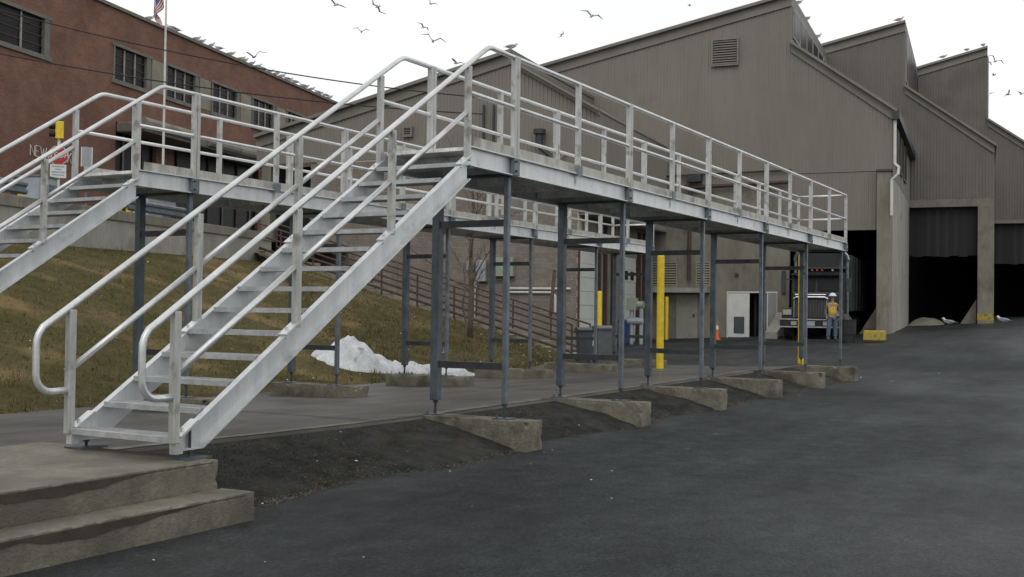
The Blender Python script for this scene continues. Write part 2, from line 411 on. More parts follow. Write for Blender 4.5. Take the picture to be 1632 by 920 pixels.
# berm of old asphalt between lane edge and road
bm_ = MB(); NX, NY = 150, 16
for i in range(NX+1):
    x = -4.5+23*i/NX; toe = -.16+.12*math.sin(x*1.7)+.1*mnoise.noise((x, 0, 5)) + .55*sstep(14, 18.5, x)
    for jx in range(NY+1):
        t = jx/NY; y = toe + (lane_near(x)+.005-toe)*t
        zt = lane_z(x, lane_near(x))-.035
        z = zt*(t**.8) + .028*mnoise.fractal((x*2.2, y*2.2, 0), 1, 2, 4)*math.sin(math.pi*min(1, t*1.02)) + gz(x, y)*(1-t) + .006
        if jx == 0: z = gz(x, y) - .02
        bm_.v.append((x, y, z))
for i in range(NX):
    for jx in range(NY):
        a = i*(NY+1)+jx; bm_.f.append((a, a+NY+1, a+NY+2, a+1)); bm_.mi.append(0)
struct(bm_.build('asphalt_verge', M['berm'], smooth=True))

# ------------------------------------------------------------------ hill, street, retaining wall
ST = R(14.0); EW = Vector((math.cos(ST), math.sin(ST), 0)); EN = Vector((-math.sin(ST), math.cos(ST), 0))   # along / away from the street wall
W0 = at(0, 308, 26.5); WTOP = W0.z; W0.z = 0
def wp(t, nrm, z): return W0 + EW*t + EN*nrm + Vector((0, 0, z))
WEND = 13.6
tA = at(398, 395, 39.0); tB = at(912, 562, 34.0)          # public steps: top and foot
tB.z = gz(tB.x, tB.y)+.12
HB = WTOP-1.12
top_line = [wp(-34, -.02, HB), wp(-15, -.02, HB), wp(0, -.02, HB), wp(WEND, -.02, HB+.1), tA + Vector((0, 0, -.1)), tA.lerp(tB, .5) + Vector((0, 0, -.12)), tB + Vector((0, 0, -.05)), tB + (tB-tA).normalized()*3 + Vector((0, 0, -.35))]
bot_line = [Vector((-32, 6.6, .1)), Vector((-14, 6.4, .1)), Vector((-2, 6.3, .1)), Vector((6, 6.25, .1)), Vector((9.5, 6.3, .08)), Vector((13.5, 6.8, .06)), Vector((17.5, 8.2, .02)), Vector((20, 9.0, -.05))]
def resample(L, n):
    out = []; m = len(L)-1
    for i in range(n+1):
        t = i/n*m; k = min(int(t), m-1); out.append(L[k].lerp(L[k+1], t-k))
    return out
NH, MH = 140, 40
TL, BL = resample(top_line, NH), resample(bot_line, NH)
hill_pts = []
hl = MB()
for i in range(NH+1):
    for k in range(MH+1):
        t = k/MH; p = BL[i].lerp(TL[i], t)
        z = BL[i].z + (TL[i].z-BL[i].z)*(.75*t+.25*sstep(0, 1, t))
        z += (.10*mnoise.noise((p.x*.35, p.y*.35, 2)) + .05*mnoise.noise((p.x*1.3, p.y*1.3, 7)))*math.sin(math.pi*t)
        hl.v.append((p.x, p.y, z))
for i in range(NH):
    for k in range(MH):
        a = i*(MH+1)+k; hl.f.append((a, a+MH+1, a+MH+2, a+1)); hl.mi.append(0)
struct(hl.build('grass_bank', M['soil'], smooth=True))
def hill_at(u, t):
    i = min(int(u*NH), NH-1); k = min(int(t*MH), MH-1); a = u*NH-i; b = t*MH-k
    V = lambda ii, kk: Vector(hl.v[ii*(MH+1)+kk])
    return V(i, k).lerp(V(i+1, k), a).lerp(V(i, k+1).lerp(V(i+1, k+1), a), b)
# winter grass: short blades
gm1 = mat('grass_straw', (.175, .135, .068), .9, 0, .25, 2); gm2 = mat('grass_olive', (.068, .070, .018), .9, 0, .3, 2); gm3 = mat('grass_brown', (.128, .090, .040), .9, 0, .3, 2)
gr = MB(); rnd = random.Random(3)
for q in range(100000):
    u = rnd.uniform(.18, .99); t = rnd.random()**1.1
    p = hill_at(u, t); d = mnoise.noise((p.x*.45, p.y*.45, 11)) + .5*mnoise.noise((p.x*1.7, p.y*1.7, 4))
    r0 = d + rnd.uniform(-.35, .35) + .25*(t-.45)
    gr.cur = 1 if r0 < -.02 else (0 if r0 > .22 else 2)
    h = rnd.uniform(.02, .065); a = rnd.uniform(0, 6.283); wd = rnd.uniform(.004, .010)
    dx, dy = math.cos(a)*wd, math.sin(a)*wd; lx, ly = rnd.uniform(-.07, .07), rnd.uniform(-.07, .07)
    gr.poly([(p.x-dx, p.y-dy, p.z-.01), (p.x+dx, p.y+dy, p.z-.01), (p.x+lx, p.y+ly, p.z+h)])
for q in range(3200):
    u = rnd.uniform(.18, .99); t = rnd.random(); p = hill_at(u, t)
    if mnoise.noise((p.x*.8, p.y*.8, 21)) < -.05: continue
    gr.cur = rnd.choice((0, 0, 1, 2))
    for _ in range(6):
        h = rnd.uniform(.07, .17); a = rnd.uniform(0, 6.283); wd = rnd.uniform(.005, .011); dx, dy = math.cos(a)*wd, math.sin(a)*wd; lx, ly = rnd.uniform(-.1, .1), rnd.uniform(-.1, .1)
        x, y = p.x+rnd.uniform(-.05, .05), p.y+rnd.uniform(-.05, .05)
        gr.poly([(x-dx, y-dy, p.z-.02), (x+dx, y+dy, p.z-.02), (x+lx, y+ly, p.z+h)])
tag(gr.build('grass', [gm1, gm2, gm3]), 'short patchy winter grass covering the bank', 'grass', kind='stuff')
# litter flecks on bank, road and verge
lt = MB()
for q in range(880):
    if q < 620:
        u, t = rnd.uniform(.2, .98), rnd.random(); p = hill_at(u, t) + Vector((0, 0, .05))
    else:
        x = rnd.uniform(-8, 26); y = -.25+rnd.gauss(0, 1.1) if rnd.random() < .9 else rnd.uniform(-7, 6)
        if y > lane_near(x): z = lane_z(x, y)+.012
        elif y > -.1 and -4.5 < x < 18: z = .29*((y+.16)/(lane_near(x)+.16))**.8+.03 if y > -.1 else .02
        else: z = gz(x, y)+.022
        if x < -4.3 and y > -.7: continue
        p = Vector((x, y, z))
    s_ = rnd.uniform(.005, .013)*(1.8 if rnd.random() < .06 else 1)*(1.7 if q < 620 else .8); a = rnd.uniform(0, 6.28)
    e1 = Vector((math.cos(a), math.sin(a), rnd.uniform(-.2, .4)))*s_; e2 = Vector((-math.sin(a), math.cos(a), rnd.uniform(-.2, .3)))*s_*rnd.uniform(.4, 1)
    lt.poly([p-e1-e2, p+e1-e2, p+e1*.8+e2, p-e1*.7+e2*.9])
tag(lt.build('litter', M['litter']), 'tiny pale scraps of litter scattered over road and bank', 'litter', kind='stuff')

gt = MB()
for q in range(4200):
    x = -4.4+rnd.random()**1.25*20; toe = -.16+.12*math.sin(x*1.7)+.1*mnoise.noise((x, 0, 5))+.55*sstep(14, 18.5, x)
    y = toe+rnd.gauss(0, .035+.05*abs(mnoise.noise((x*.8, 3, 1))))+(.28*abs(rnd.gauss(0, 1)) if rnd.random() < .15 else 0)
    if mnoise.noise((x*.55, 9, 2)) < -.28 and rnd.random() < .8: continue
    z = gz(x, y)+.012+max(0, y-toe)*.2; s_ = rnd.uniform(.003, .009); a = rnd.uniform(0, 6.28); c_, n_ = math.cos(a)*s_, math.sin(a)*s_
    gt.poly([(x-c_, y-n_, z), (x+n_, y-c_, z), (x+c_, y+n_, z+.002)]); gt.poly([(x-c_, y-n_, z), (x, y, z+s_), (x+n_, y-c_, z)]); gt.poly([(x+n_, y-c_, z), (x, y, z+s_), (x+c_, y+n_, z)])
tag(gt.build('grit', mat('sandy_grit', (.12, .10, .07), .95, 0, .3, 3)), 'sandy grit washed along the edge of the road', 'grit', kind='stuff')
gv = MB()
for q in range(16000):
    x = -4.45+rnd.random()**1.5*19; toe = -.16; ye = lane_near(x); tt = rnd.random(); y = toe+(ye-toe)*tt
    i_ = min(NX-1, int((x+4.5)/23*NX)); k_ = min(NY-1, int(max(0, (y-toe)/(ye-toe))*NY)); z = bm_.v[i_*(NY+1)+k_][2]+.004
    s_ = rnd.uniform(.004, .014); a = rnd.uniform(0, 6.28); c_, n_ = math.cos(a)*s_, math.sin(a)*s_; gv.cur = 0 if rnd.random() < .8 else 1
    gv.poly([(x-c_, y-n_, z-.004), (x, y, z+s_*.8), (x+n_, y-c_, z-.004)]); gv.poly([(x+n_, y-c_, z-.004), (x, y, z+s_*.8), (x+c_, y+n_, z-.004)]); gv.poly([(x+c_, y+n_, z-.004), (x, y, z+s_*.8), (x-c_, y-n_, z-.004)])
tag(gv.build('gravel', [mat('dark_gravel', (.030, .029, .026), .9, 0, .5, 9), mat('pale_gravel', (.085, .076, .058), .9, 0, .4, 9)]), 'loose dark gravel over the verge beside the lane', 'gravel', kind='stuff')
le = MB()
for x1, x2 in zip(LX, LX[1:]):
    if x2 > 15.5: break
    ya, yb = lane_near(x1)+.035, lane_near(x2)+.035; wa, wb = .17+.05*mnoise.noise((x1, 0, 0)), .17+.05*mnoise.noise((x2, 0, 0))
    le.poly([(x1, ya, lane_z(x1, ya)+.006), (x2, yb, lane_z(x2, yb)+.006), (x2, yb+wb, lane_z(x2, yb+wb)+.006), (x1, ya+wa, lane_z(x1, ya+wa)+.006)])
le.build('lane_edge', M['conc'], lane)

# upper street behind the wall
st = MB(); st.poly([wp(-60, .3, WTOP-.25), wp(120, .3, WTOP-.25), wp(120, 90, WTOP-.2), wp(-60, 90, WTOP-.2)])
struct(st.build('street', M['street']))
rw = thing('retaining_wall', wp(0, 0, HB), 'pale concrete retaining wall with cap along top of the grass bank', 'wall')
q = MB(); q.obox(wp(-36, 0, HB-1.5), EW*(36+WEND), EN*.3, (0, 0, WTOP-.28-HB+1.5)); q.build('wall', M['conc_lt'], rw)
t0 = -36
while t0 < WEND-.1:
    t1 = min(t0+3.05, WEND)
    q = MB(); q.obox(wp(t0+.006, -.06, WTOP-.28), EW*(t1-t0-.012), EN*.45, (0, 0, .28)); q.build('cap', M['conc_wall'], rw, bevel=.015); t0 = t1
# W-beam guard rail on the street edge
gr_ = thing('guard_rail', wp(0, .8, WTOP), 'grey corrugated steel guard rail behind the retaining wall', 'guard rail')
for a, b in ((-20, 1.9), (6.2, 9.3)):
    q = MB(); prof = [(0, .42), (.05, .47), (.05, .53), (0, .57), (0, .61), (.05, .65), (.05, .71), (0, .76)]
    for (o1, z1), (o2, z2) in zip(prof, prof[1:]):
        q.poly([wp(a, .8-o1, WTOP-.25+z1), wp(b, .8-o1, WTOP-.25+z1), wp(b, .8-o2, WTOP-.25+z2), wp(a, .8-o2, WTOP-.25+z2)])
        q.poly([wp(a, .812-o1, WTOP-.25+z1), wp(a, .812-o2, WTOP-.25+z2), wp(b, .812-o2, WTOP-.25+z2), wp(b, .812-o1, WTOP-.25+z1)])
    q.build('beam', M['galv_lt'], gr_)
    t = a+.6
    while t < b:
        q = MB(); q.obox(wp(t, .82, WTOP-.25), EW*.1, EN*.12, (0, 0, .74)); q.build('post', M['steel_dk'], gr_); t += 1.9
def at_wall_n(x, n):   # t along the wall where pixel column x cuts the line n metres behind it
    p = on_plane(x, 300, wp(0, n, 0), EN); return (p-W0).dot(EW)
for x, n_, h in ((29, 1.2, .5), (42, 4.2, 1.15), (57, 4.2, 1.15), (83, 5.5, 1.25), (190, 1.2, .52), (207, 1.2, .52)):
    t = at_wall_n(x, n_); o = MB(); c = wp(t, n_, WTOP-.24)
    o.tube([c, c+Vector((0, 0, h*.93)), c+Vector((0, 0, h))], [.1, .1, .05], 12)
    lb = {29: 'short yellow bollard at left edge behind the guard rail', 42: 'tall yellow bollard across the street, leftmost of the far ones', 57: 'yellow bollard across the street beside a white post',
          83: 'yellow bollard standing under the small white notice', 190: 'short yellow bollard on the wall, left of a close pair', 207: 'short yellow bollard on the wall, right of a close pair'}[x]
    tag(o.build('bollard', M['yellow'], smooth=False), lb, 'bollard', 'yellow bollards on the upper street')
o = MB(); c = wp(at_wall_n(63, 4.2), 4.2, WTOP-.24); o.tube([c, c+Vector((0, 0, 1.1)), c+Vector((0, 0, 1.17))], [.08, .08, .03], 10)
tag(o.build('white_post', M['white']), 'white post beside the yellow bollard across the street', 'post')
# grey utility cabinet behind the rail
def cabinet(xa, xb, yt, n_, label):
    ta, tb = at_wall_n(xa, n_), at_wall_n(xb, n_); zt = on_plane((xa+xb)/2, yt, wp(0, n_, 0), EN).z
    r = thing('utility_cabinet', wp(ta, n_, WTOP-.24), label, 'cabinet')
    q = MB(); q.obox(wp(ta, n_, WTOP-.24), EW*(tb-ta), EN*.7, (0, 0, zt-WTOP+.24)); q.build('body', M['elec1'], r, bevel=.02)
    q = MB(); q.obox(wp(ta-.03, n_-.03, zt+.002), EW*(tb-ta+.06), EN*.76, (0, 0, .05)); q.build('lid', M['galv_lt'], r)
    q = MB(); q.obox(wp(ta+(tb-ta)*.52, n_-.012, WTOP-.1), EW*(tb-ta)*.42, EN*.01, (0, 0, (zt-WTOP)*.8+.1)); q.build('door', M['galv_lt'], r)
cabinet(62, 92, 284, 2.0, 'grey utility cabinet behind the guard rail at far left')
cabinet(237, 281, 319, 1.6, 'grey utility cabinet on the wall seen below the far walkway')

# ------------------------------------------------------------------ brick building
P0 = at(153, 1, 52.0); ROOFZ = P0.z
BRD = R(13.9); BE = Vector((math.cos(BRD), math.sin(BRD), 0)); BN = Vector((-math.sin(BRD), math.cos(BRD), 0))
def rp(t, n_, z): return Vector((P0.x, P0.y, 0)) + BE*t + BN*n_ + Vector((0, 0, z))
def rt(x, y):
    p = on_plane(x, y, P0, BN); return (p-Vector((P0.x, P0.y, 0))).dot(BE), p.z
bb = thing('brick_building', rp(0, 0, WTOP-.2), 'long red brick building with steel windows and gulls along its roof', 'building')
T0, T1 = rt(-160, 0)[0], rt(580, 190)[0]
ztop = [rt(77, 31)[1], rt(181, 68.5)[1], rt(266, 105.5)[1], rt(339, 134)[1], rt(403.6, 158)[1]]; ZT = sum(ztop)/5
zb = [rt(75.6, 90)[1], rt(181, 127)[1], rt(237, 145)[1], rt(381, 190.6)[1]]; ZB = sum(zb)/4
wins = [(-45, 78), (180, 240), (264, 317), (338, 383), (403, 440), (458, 486)]
wt = [(rt(a, 100)[0], rt(b, 100)[0]) for a, b in wins]
uvb = lambda p: ((p-P0).dot(BE), p.z)
zc0, zc1 = rt(180, 235)[1], rt(180, 193)[1]                    # entrance recess / canopy levels
te0, te1 = rt(184, 240)[0], rt(412, 280)[0]
q = MB()
def bwall(a, b, z0, z1, th=.35): q.obox(rp(a, 0, z0), BE*(b-a), BN*th, (0, 0, z1-z0))
bwall(T0, T1, ZT, ROOFZ)
bwall(T0, T1, zc1+.02, ZB)
bwall(T0, te0, WTOP-.6, zc1+.02); bwall(te1, T1, WTOP-.6, zc1+.02)
tm = te0+(te1-te0)*.24; bwall(tm, tm+1.6, WTOP-.6, zc1+.02)
edges = [T0] + [v for p in wt for v in p] + [T1]
for k in range(0, len(edges), 2): bwall(edges[k], edges[k+1], ZB, ZT)
q.build('wall', M['brick'], bb, uv=uvb)
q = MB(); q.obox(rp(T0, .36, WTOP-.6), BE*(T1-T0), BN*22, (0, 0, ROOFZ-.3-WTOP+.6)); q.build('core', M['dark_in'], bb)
q = MB(); q.obox(rp(T0, -.12, ROOFZ+.003), BE*(T1-T0), BN*23, (0, 0, .16)); q.build('roof', M['win_frame'], bb)
for k, (a, b) in enumerate(wt):
    fr = MB(); f_ = .14
    fr.obox(rp(a-.12, -.05, ZT+.003), BE*(b-a+.24), BN*.28, (0, 0, f_)); fr.obox(rp(a-.12, -.09, ZB-.2), BE*(b-a+.24), BN*.3, (0, 0, .197))
    fr.obox(rp(a+.003, -.03, ZB), BE*f_, BN*.25, (0, 0, ZT-ZB)); fr.obox(rp(b-f_-.2, -.03, ZB), BE*(f_+.197), BN*.25, (0, 0, ZT-ZB))
    wdo = fr.build('window', M['win_frame'], bb)
    a2, b2 = a+f_+.01, b-f_-.21
    for i in range(1, 3):
        t = a2+(b2-a2)*i/3; m_ = MB(); m_.obox(rp(t-.04, .06, ZB+.003), BE*.08, BN*.06, (0, 0, ZT-ZB-.006)); m_.build('mullion', M['mull'], wdo)
    for i in range(1, 4):
        z = ZB+(ZT-ZB)*i/4; m_ = MB(); m_.obox(rp(a2, .085, z-.018), BE*(b2-a2), BN*.04, (0, 0, .036)); m_.build('glazing_bar', M['rust'], wdo)
    for i in range(3):
        for j in range(4):
            m_ = MB(); tt = a2+(b2-a2)*i/3; zz = ZB+(ZT-ZB)*j/4; tl = random.uniform(-.012, .012)
            m_.poly([rp(tt+.03, .12+tl, zz), rp(tt+(b2-a2)/3-.03, .12-tl, zz), rp(tt+(b2-a2)/3-.03, .12+tl, zz+(ZT-ZB)/4), rp(tt+.03, .12-tl, zz+(ZT-ZB)/4)])
            m_.build('pane', M['glass'], wdo)
for k in range(1, 5):
    a, b = wt[k][1], wt[k+1][0]
    m_ = MB(); m_.obox(rp(a+.13, -.02, ZB-.02), BE*(b-a-.26), BN*.02, (0, 0, ZT-ZB+.04)); m_.build('pier_panel', M['pier'], bb)
# entrance canopy and dark glazed recess
q = MB(); q.obox(rp(te0, .0, zc1-.5), BE*(te1-te0), BN*-1.6, (0, 0, .5)); q.build('canopy', M['win_frame'], bb, bevel=.08)
q = MB(); q.tube([rp(te0-.1, -1.5, zc1-.1), rp(te0+(te1-te0)*.32, -1.5, zc1-.1)], .3, 12); q.build('canopy_roll', M['conc_wall'], bb)
q = MB(); q.tube([rp(te0+(te1-te0)*.4, -1.5, zc1-.15), rp(te1, -1.5, zc1-.15)], .3, 12); q.build('canopy_roll', M['conc_wall'], bb)
q = MB(); q.obox(rp(te0, .2, WTOP-.6), BE*(te1-te0), BN*.04, (0, 0, zc1-WTOP+.6)); q.build('entrance_glass', M['glass'], bb)
for k in range(9):
    t = te0+(te1-te0)*(k+.5)/9; q = MB(); q.obox(rp(t, .12, WTOP-.6), BE*.09, BN*.06, (0, 0, zc1-.5-WTOP+.6)); q.build('entrance_mullion', M['rust'] if k % 2 else M['win_frame'], bb)
# wall letters
dg = bpy.context.evaluated_depsgraph_get
def text_mesh(s, size, depth, m, mtx, name, parent, align='CENTER', offset=0.):
    cu = bpy.data.curves.new('t', 'FONT'); cu.body = s; cu.size = size; cu.extrude = depth; cu.align_x = align; cu.align_y = 'CENTER'; cu.offset = offset
    o = bpy.data.objects.new('t', cu); col.objects.link(o); bpy.context.view_layer.update()
    me = bpy.data.meshes.new_from_object(o.evaluated_get(dg())); bpy.data.objects.remove(o)
    me.transform(mtx); me.materials.clear(); me.materials.append(m); me.name = name
    n_ = bpy.data.objects.new(name, me); col.objects.link(n_)
    if parent: attach(n_, parent)
    return n_
def frame(o, x, y, z):   # matrix with columns x (right), y (up), z (towards viewer)
    m_ = Matrix((x, y, z)).transposed().to_4x4(); m_.translation = o; return m_
word = 'NEW YORK'
_o = [(.4+.4*math.cos(k*math.pi/6), .5+.5*math.sin(k*math.pi/6)) for k in range(13)]
GLYPH = {'N': [((0, 0), (0, 1)), ((0, 1), (.75, 0)), ((.75, 0), (.75, 1))], 'E': [((0, 0), (0, 1)), ((0, 1), (.6, 1)), ((0, .52), (.5, .52)), ((0, 0), (.6, 0))],
         'W': [((-.1, 1), (.2, 0)), ((.2, 0), (.45, .85)), ((.45, .85), (.7, 0)), ((.7, 0), (1, 1))], 'Y': [((0, 1), (.4, .5)), ((.8, 1), (.4, .5)), ((.4, .5), (.4, 0))],
         'O': list(zip(_o, _o[1:])), 'R': [((0, 0), (0, 1)), ((0, 1), (.5, 1)), ((.5, 1), (.6, .77)), ((.6, .77), (.5, .52)), ((.5, .52), (0, .52)), ((.3, .52), (.65, 0))],
         'K': [((0, 0), (0, 1)), ((0, .42), (.65, 1)), ((.22, .6), (.7, 0))]}
for k, ch in enumerate(word):
    if ch == ' ': continue
    t, z = rt(47+8.55*k, 240+1.6*k*.6); z = rt(47, 239)[1]
    segs = GLYPH[ch]; q = MB()
    for (xa, ya_), (xb, yb_) in segs: q.tube([rp(t+xa*.36, -.04, z+(ya_-.5)*.46), rp(t+xb*.36, -.04, z+(yb_-.5)*.46)], .02, 6)
    q.build('letter', M['pvc'], bb)

# ------------------------------------------------------------------ warehouse
wh = thing('warehouse', bp(0, 0, 0), 'brown ribbed metal warehouse with sawtooth roofs and tall dark truck openings', 'building')
UP = Vector((0, 0, 1))
def siding(name, v, regions, m, parent, pitch=.16, dep=.022, side=None):
    """vertical ribbed sheet on facade plane v (or on side plane s=side); regions: (s0, s1, bottom(s), top(s))"""
    q = MB()
    P = (lambda s, o, z: bp(s, v-o, z)) if side is None else (lambda s, o, z: bp(side+o, s, z))
    for s0, s1, bf, tf in regions:
        ss = []; s = math.floor(s0/pitch)*pitch
        while s < s1:
            for ds, o in ((0, 0), (.075, 0), (.09, dep), (.145, dep)):
                if s0 < s+ds < s1: ss.append((s+ds, o))
            s += pitch
        def off(s):
            k = s % pitch
            return 0 if k < .075 else dep*(k-.075)/.015 if k < .09 else dep if k < .145 else dep*(pitch-k)/(pitch-.145)
        ss = [(s0, off(s0))] + ss + [(s1, off(s1))]
        for (a, oa), (b, ob) in zip(ss, ss[1:]):
            q.poly([P(a, oa, bf(a)), P(b, ob, bf(b)), P(b, ob, tf(b)), P(a, oa, tf(a))])
    return q.build(name, m, parent)
def lin(p, q_):
    return lambda s: p[1]+(q_[1]-p[1])*(s-p[0])/(q_[0]-p[0])
const = lambda z: (lambda s: z)
def strip(v, pts, h, th, name, m, parent, up=.0):
    """board of height h hanging below the (s,z) polyline, th proud of the facade"""
    q = MB()
    for a, b in zip(pts, pts[1:]):
        q.prism([bp(a[0], v-th-.04, a[1]+up), bp(b[0], v-th-.04, b[1]+up), bp(b[0], v-th-.04, b[1]-h), bp(a[0], v-th-.04, a[1]-h)], ED*th)
    return q.build(name, m, parent)
def roof_sheet(v0, v1, a, b, name, parent, m=None, th=.15):
    q = MB(); q.prism([bp(a[0], v0-.3, a[1]+.01), bp(b[0], v0-.3, b[1]+.01), bp(b[0], v0-.3, b[1]+th), bp(a[0], v0-.3, a[1]+th)], ED*(v1-v0+.3)); return q.build(name, m or M['fascia'], parent)
def fbox(s0, s1, v0, v1, z0, z1): return MB().obox(bp(s0, v0, z0), ER*(s1-s0), ED*(v1-v0), (0, 0, z1-z0))

# --- main section (v = 0)
SET = 13.0
pk = fs(1262, -5, 0); dr = (pk[0], fs(1257, 72, 0)[1]); ev = fs(1425, 180, 0); lf = fs(700, 157, 0)
op_l, op_r = fs(1258, 400, 0)[0], fs(1398, 400, 0)[0]; op_t = fs(1360, 367, 0)[1]
sid_b = fs(1200, 292, 0)[1]; mid_b = fs(1330, 275, 0)[1]
rise = lin(lf, pk); fall = lin(dr, ev)
siding('siding', 0, [(lf[0], pk[0], const(sid_b), rise), (pk[0], ev[0], const(mid_b), fall)], M['siding'], wh)
siding('siding', .02, [(pk[0]-.02, op_r, const(op_t), const(mid_b-.02))], M['siding'], wh)
strip(0, [(lf[0], lf[1]), pk], .42, .05, 'fascia', M['fascia'], wh, .12)
strip(0, [dr, ev], .34, .05, 'fascia', M['fascia'], wh, .12)
sK0 = fs(1035, 440, 0)[0]
# concrete lower wall with door opening
d_l, d_r, d_t = fs(1160, 500, 0)[0], fs(1237, 500, 0)[0], fs(1200, 467, 0)[1]
q = MB()
for s0, s1, z0, z1 in ((sK0-6, d_l, -.5, sid_b), (d_l, d_r, d_t, sid_b), (d_r, op_l, -.5, sid_b)):
    q.obox(bp(s0, .03, z0), ER*(s1-s0), ED*.3, (0, 0, z1-z0))
q.build('concrete_wall', M['conc_wall'], wh)
# pilaster right of the opening
pl = fs(1398, 400, 0)[0]; zp = fs(1405, 275, 0)[1]
q = fbox(pl, -.02, -.35, .4, -.5, zp); q.build('pilaster', M['conc_wall'], wh, bevel=.02)
q = fbox(pl-.03, .05, -.42, .1, zp+.002, zp+.09); q.build('pilaster_cap', M['steel_dk'], wh)
# right side wall of the main section: concrete below, siding and windows above
zc = fv(1436, 300, 0)[1]; zc = zp-.1
q = MB(); q.obox(bp(-.3, .42, -.5), ER*.3, ED*(SET-.45), (0, 0, zc+.5)); q.build('concrete_wall', M['conc_lt'], wh)
siding('siding', 0, [(.0, SET-.02, const(zc), const(ev[1]-.05))], M['siding'], wh, side=0)
for a in (1.9, 4.6, 7.3):
    q = MB(); q.obox(bp(.045, a, zc+.55), ED*1.5, ER*.05, (0, 0, 1.75)); wf = q.build('window', M['win_frame'], wh)
    q = MB(); q.obox(bp(.097, a+.1, zc+.65), ED*1.3, ER*.01, (0, 0, 1.55)); q.build('pane', M['glass'], wf)
q = MB(); q.obox(bp(.02, -.35, ev[1]-.32), ER*.3, ED*(SET+.3), (0, 0, .36)); q.build('gutter', M['steel_dk'], wh)
q = MB(); zz = fs(1425, 345, 0)[1]
q.tube([bp(.12, -.12, ev[1]-.3), bp(.12, -.12, zp+.35), bp(.3, -.45, zp+.15), bp(.28, -.5, zp-.15), bp(.02, -.47, zp-.4), bp(.02, -.47, zz)], .065, 8); q.build('downspout', M['pvc'], wh)
# roof planes, clerestory, closing walls
roof_sheet(0, SET, lf, pk, 'roof', wh); roof_sheet(0, SET, dr, (ev[0]+.1, ev[1]), 'roof', wh)
def clerestory(v0, v1, s, z0, z1, nwin, name='clerestory_wall'):
    q = MB(); q.obox(bp(s-.12, v0, z0), ER*.12, ED*(v1-v0), (0, 0, z1-z0)); cw = q.build(name, M['fascia'], wh)
    L = (v1-v0-.4)/max(1, nwin)
    for k in range(nwin):
        q = MB(); a = v0+.25+k*L
        q.obox(bp(s+.003, a, z0+.35), ED*(L-.3), ER*.06, (0, 0, z1-z0-.75)); wf = q.build('clerestory_window', M['mull'], wh)
        q = MB(); q.obox(bp(s+.065, a+.12, z0+.47), ED*(L-.54), ER*.01, (0, 0, z1-z0-.99)); q.build('pane', M['glass'], wf)
    return cw
clerestory(0.02, SET, pk[0], dr[1]+.02, pk[1], 6)
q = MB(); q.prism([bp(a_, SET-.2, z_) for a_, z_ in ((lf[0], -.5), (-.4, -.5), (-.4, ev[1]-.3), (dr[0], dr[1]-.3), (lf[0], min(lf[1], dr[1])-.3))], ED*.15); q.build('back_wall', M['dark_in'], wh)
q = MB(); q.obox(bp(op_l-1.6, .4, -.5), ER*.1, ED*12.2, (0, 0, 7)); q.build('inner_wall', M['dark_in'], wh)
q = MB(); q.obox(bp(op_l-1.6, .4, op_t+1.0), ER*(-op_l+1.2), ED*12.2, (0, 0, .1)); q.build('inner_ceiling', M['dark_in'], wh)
# --- second and third sections, each set back
def section(v, peak, drop, eave, left, ol, orr, ot, st_z, col_px, lintel, name):
    pk2 = fs(*peak, v); dr2 = (pk2[0], fs(*drop, v)[1]); ev2 = fs(*eave, v); lf2 = fs(*left, v)
    o_l, o_r, o_t = fs(*ol, v)[0], fs(*orr, v)[0], fs(*ot, v)[1]
    sb = fs(*st_z, v)[1]
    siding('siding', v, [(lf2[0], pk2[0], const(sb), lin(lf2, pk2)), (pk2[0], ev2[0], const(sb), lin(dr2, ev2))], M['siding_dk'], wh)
    strip(v, [lf2, pk2], .42, .05, 'fascia', M['fascia'], wh, .12); strip(v, [dr2, ev2], .34, .05, 'fascia', M['fascia'], wh, .12)
    roof_sheet(v, v+SET, lf2, pk2, 'roof', wh); roof_sheet(v, v+SET, dr2, (ev2[0]+.1, ev2[1]), 'roof', wh)
    clerestory(v+.02, v+SET, pk2[0], dr2[1]+.02, pk2[1], 6)
    q = MB(); q.obox(bp(o_l-.6, v+.0, o_t), ER*(ev2[0]-o_l+.6), ED*.4, (0, 0, sb-o_t)); q.build('lintel', M['conc_wall'], wh)
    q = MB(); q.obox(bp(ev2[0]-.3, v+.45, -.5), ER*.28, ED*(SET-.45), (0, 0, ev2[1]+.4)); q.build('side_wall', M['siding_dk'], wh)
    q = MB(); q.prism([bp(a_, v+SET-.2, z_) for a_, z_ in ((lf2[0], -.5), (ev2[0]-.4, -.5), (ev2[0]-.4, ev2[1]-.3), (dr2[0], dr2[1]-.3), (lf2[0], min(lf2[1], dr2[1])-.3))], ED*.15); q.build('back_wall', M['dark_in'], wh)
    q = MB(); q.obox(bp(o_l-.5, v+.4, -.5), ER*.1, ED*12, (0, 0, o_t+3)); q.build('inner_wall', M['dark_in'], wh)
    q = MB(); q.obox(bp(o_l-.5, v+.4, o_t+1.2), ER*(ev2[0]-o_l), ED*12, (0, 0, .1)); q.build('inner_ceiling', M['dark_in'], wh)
    # strip curtain
    zb_ = lintel; n_ = max(5, int((o_r-o_l)/.42)); wv = (o_r-o_l)/n_
    for k in range(n_):
        q = MB(); s = o_l+wv*k; j = random.uniform(-.04, .04); bl = zb_+random.uniform(-.05, .05)
        q.prism([bp(s-.01, v+.5+j*.5, bl), bp(s+wv*.5, v+.485+j*.5, bl), bp(s+wv+.01, v+.5-j*.5, bl), bp(s+wv+.01, v+.51-j*.5, bl), bp(s+wv*.5, v+.495+j*.5, bl), bp(s-.01, v+.51+j*.5, bl)], UP*(o_t+.1-bl))
        q.build('curtain_strip', M['curtain'], wh)
    return pk2, ev2, o_l, o_r, o_t
z_cur = fs(1500, 408, SET)[1]
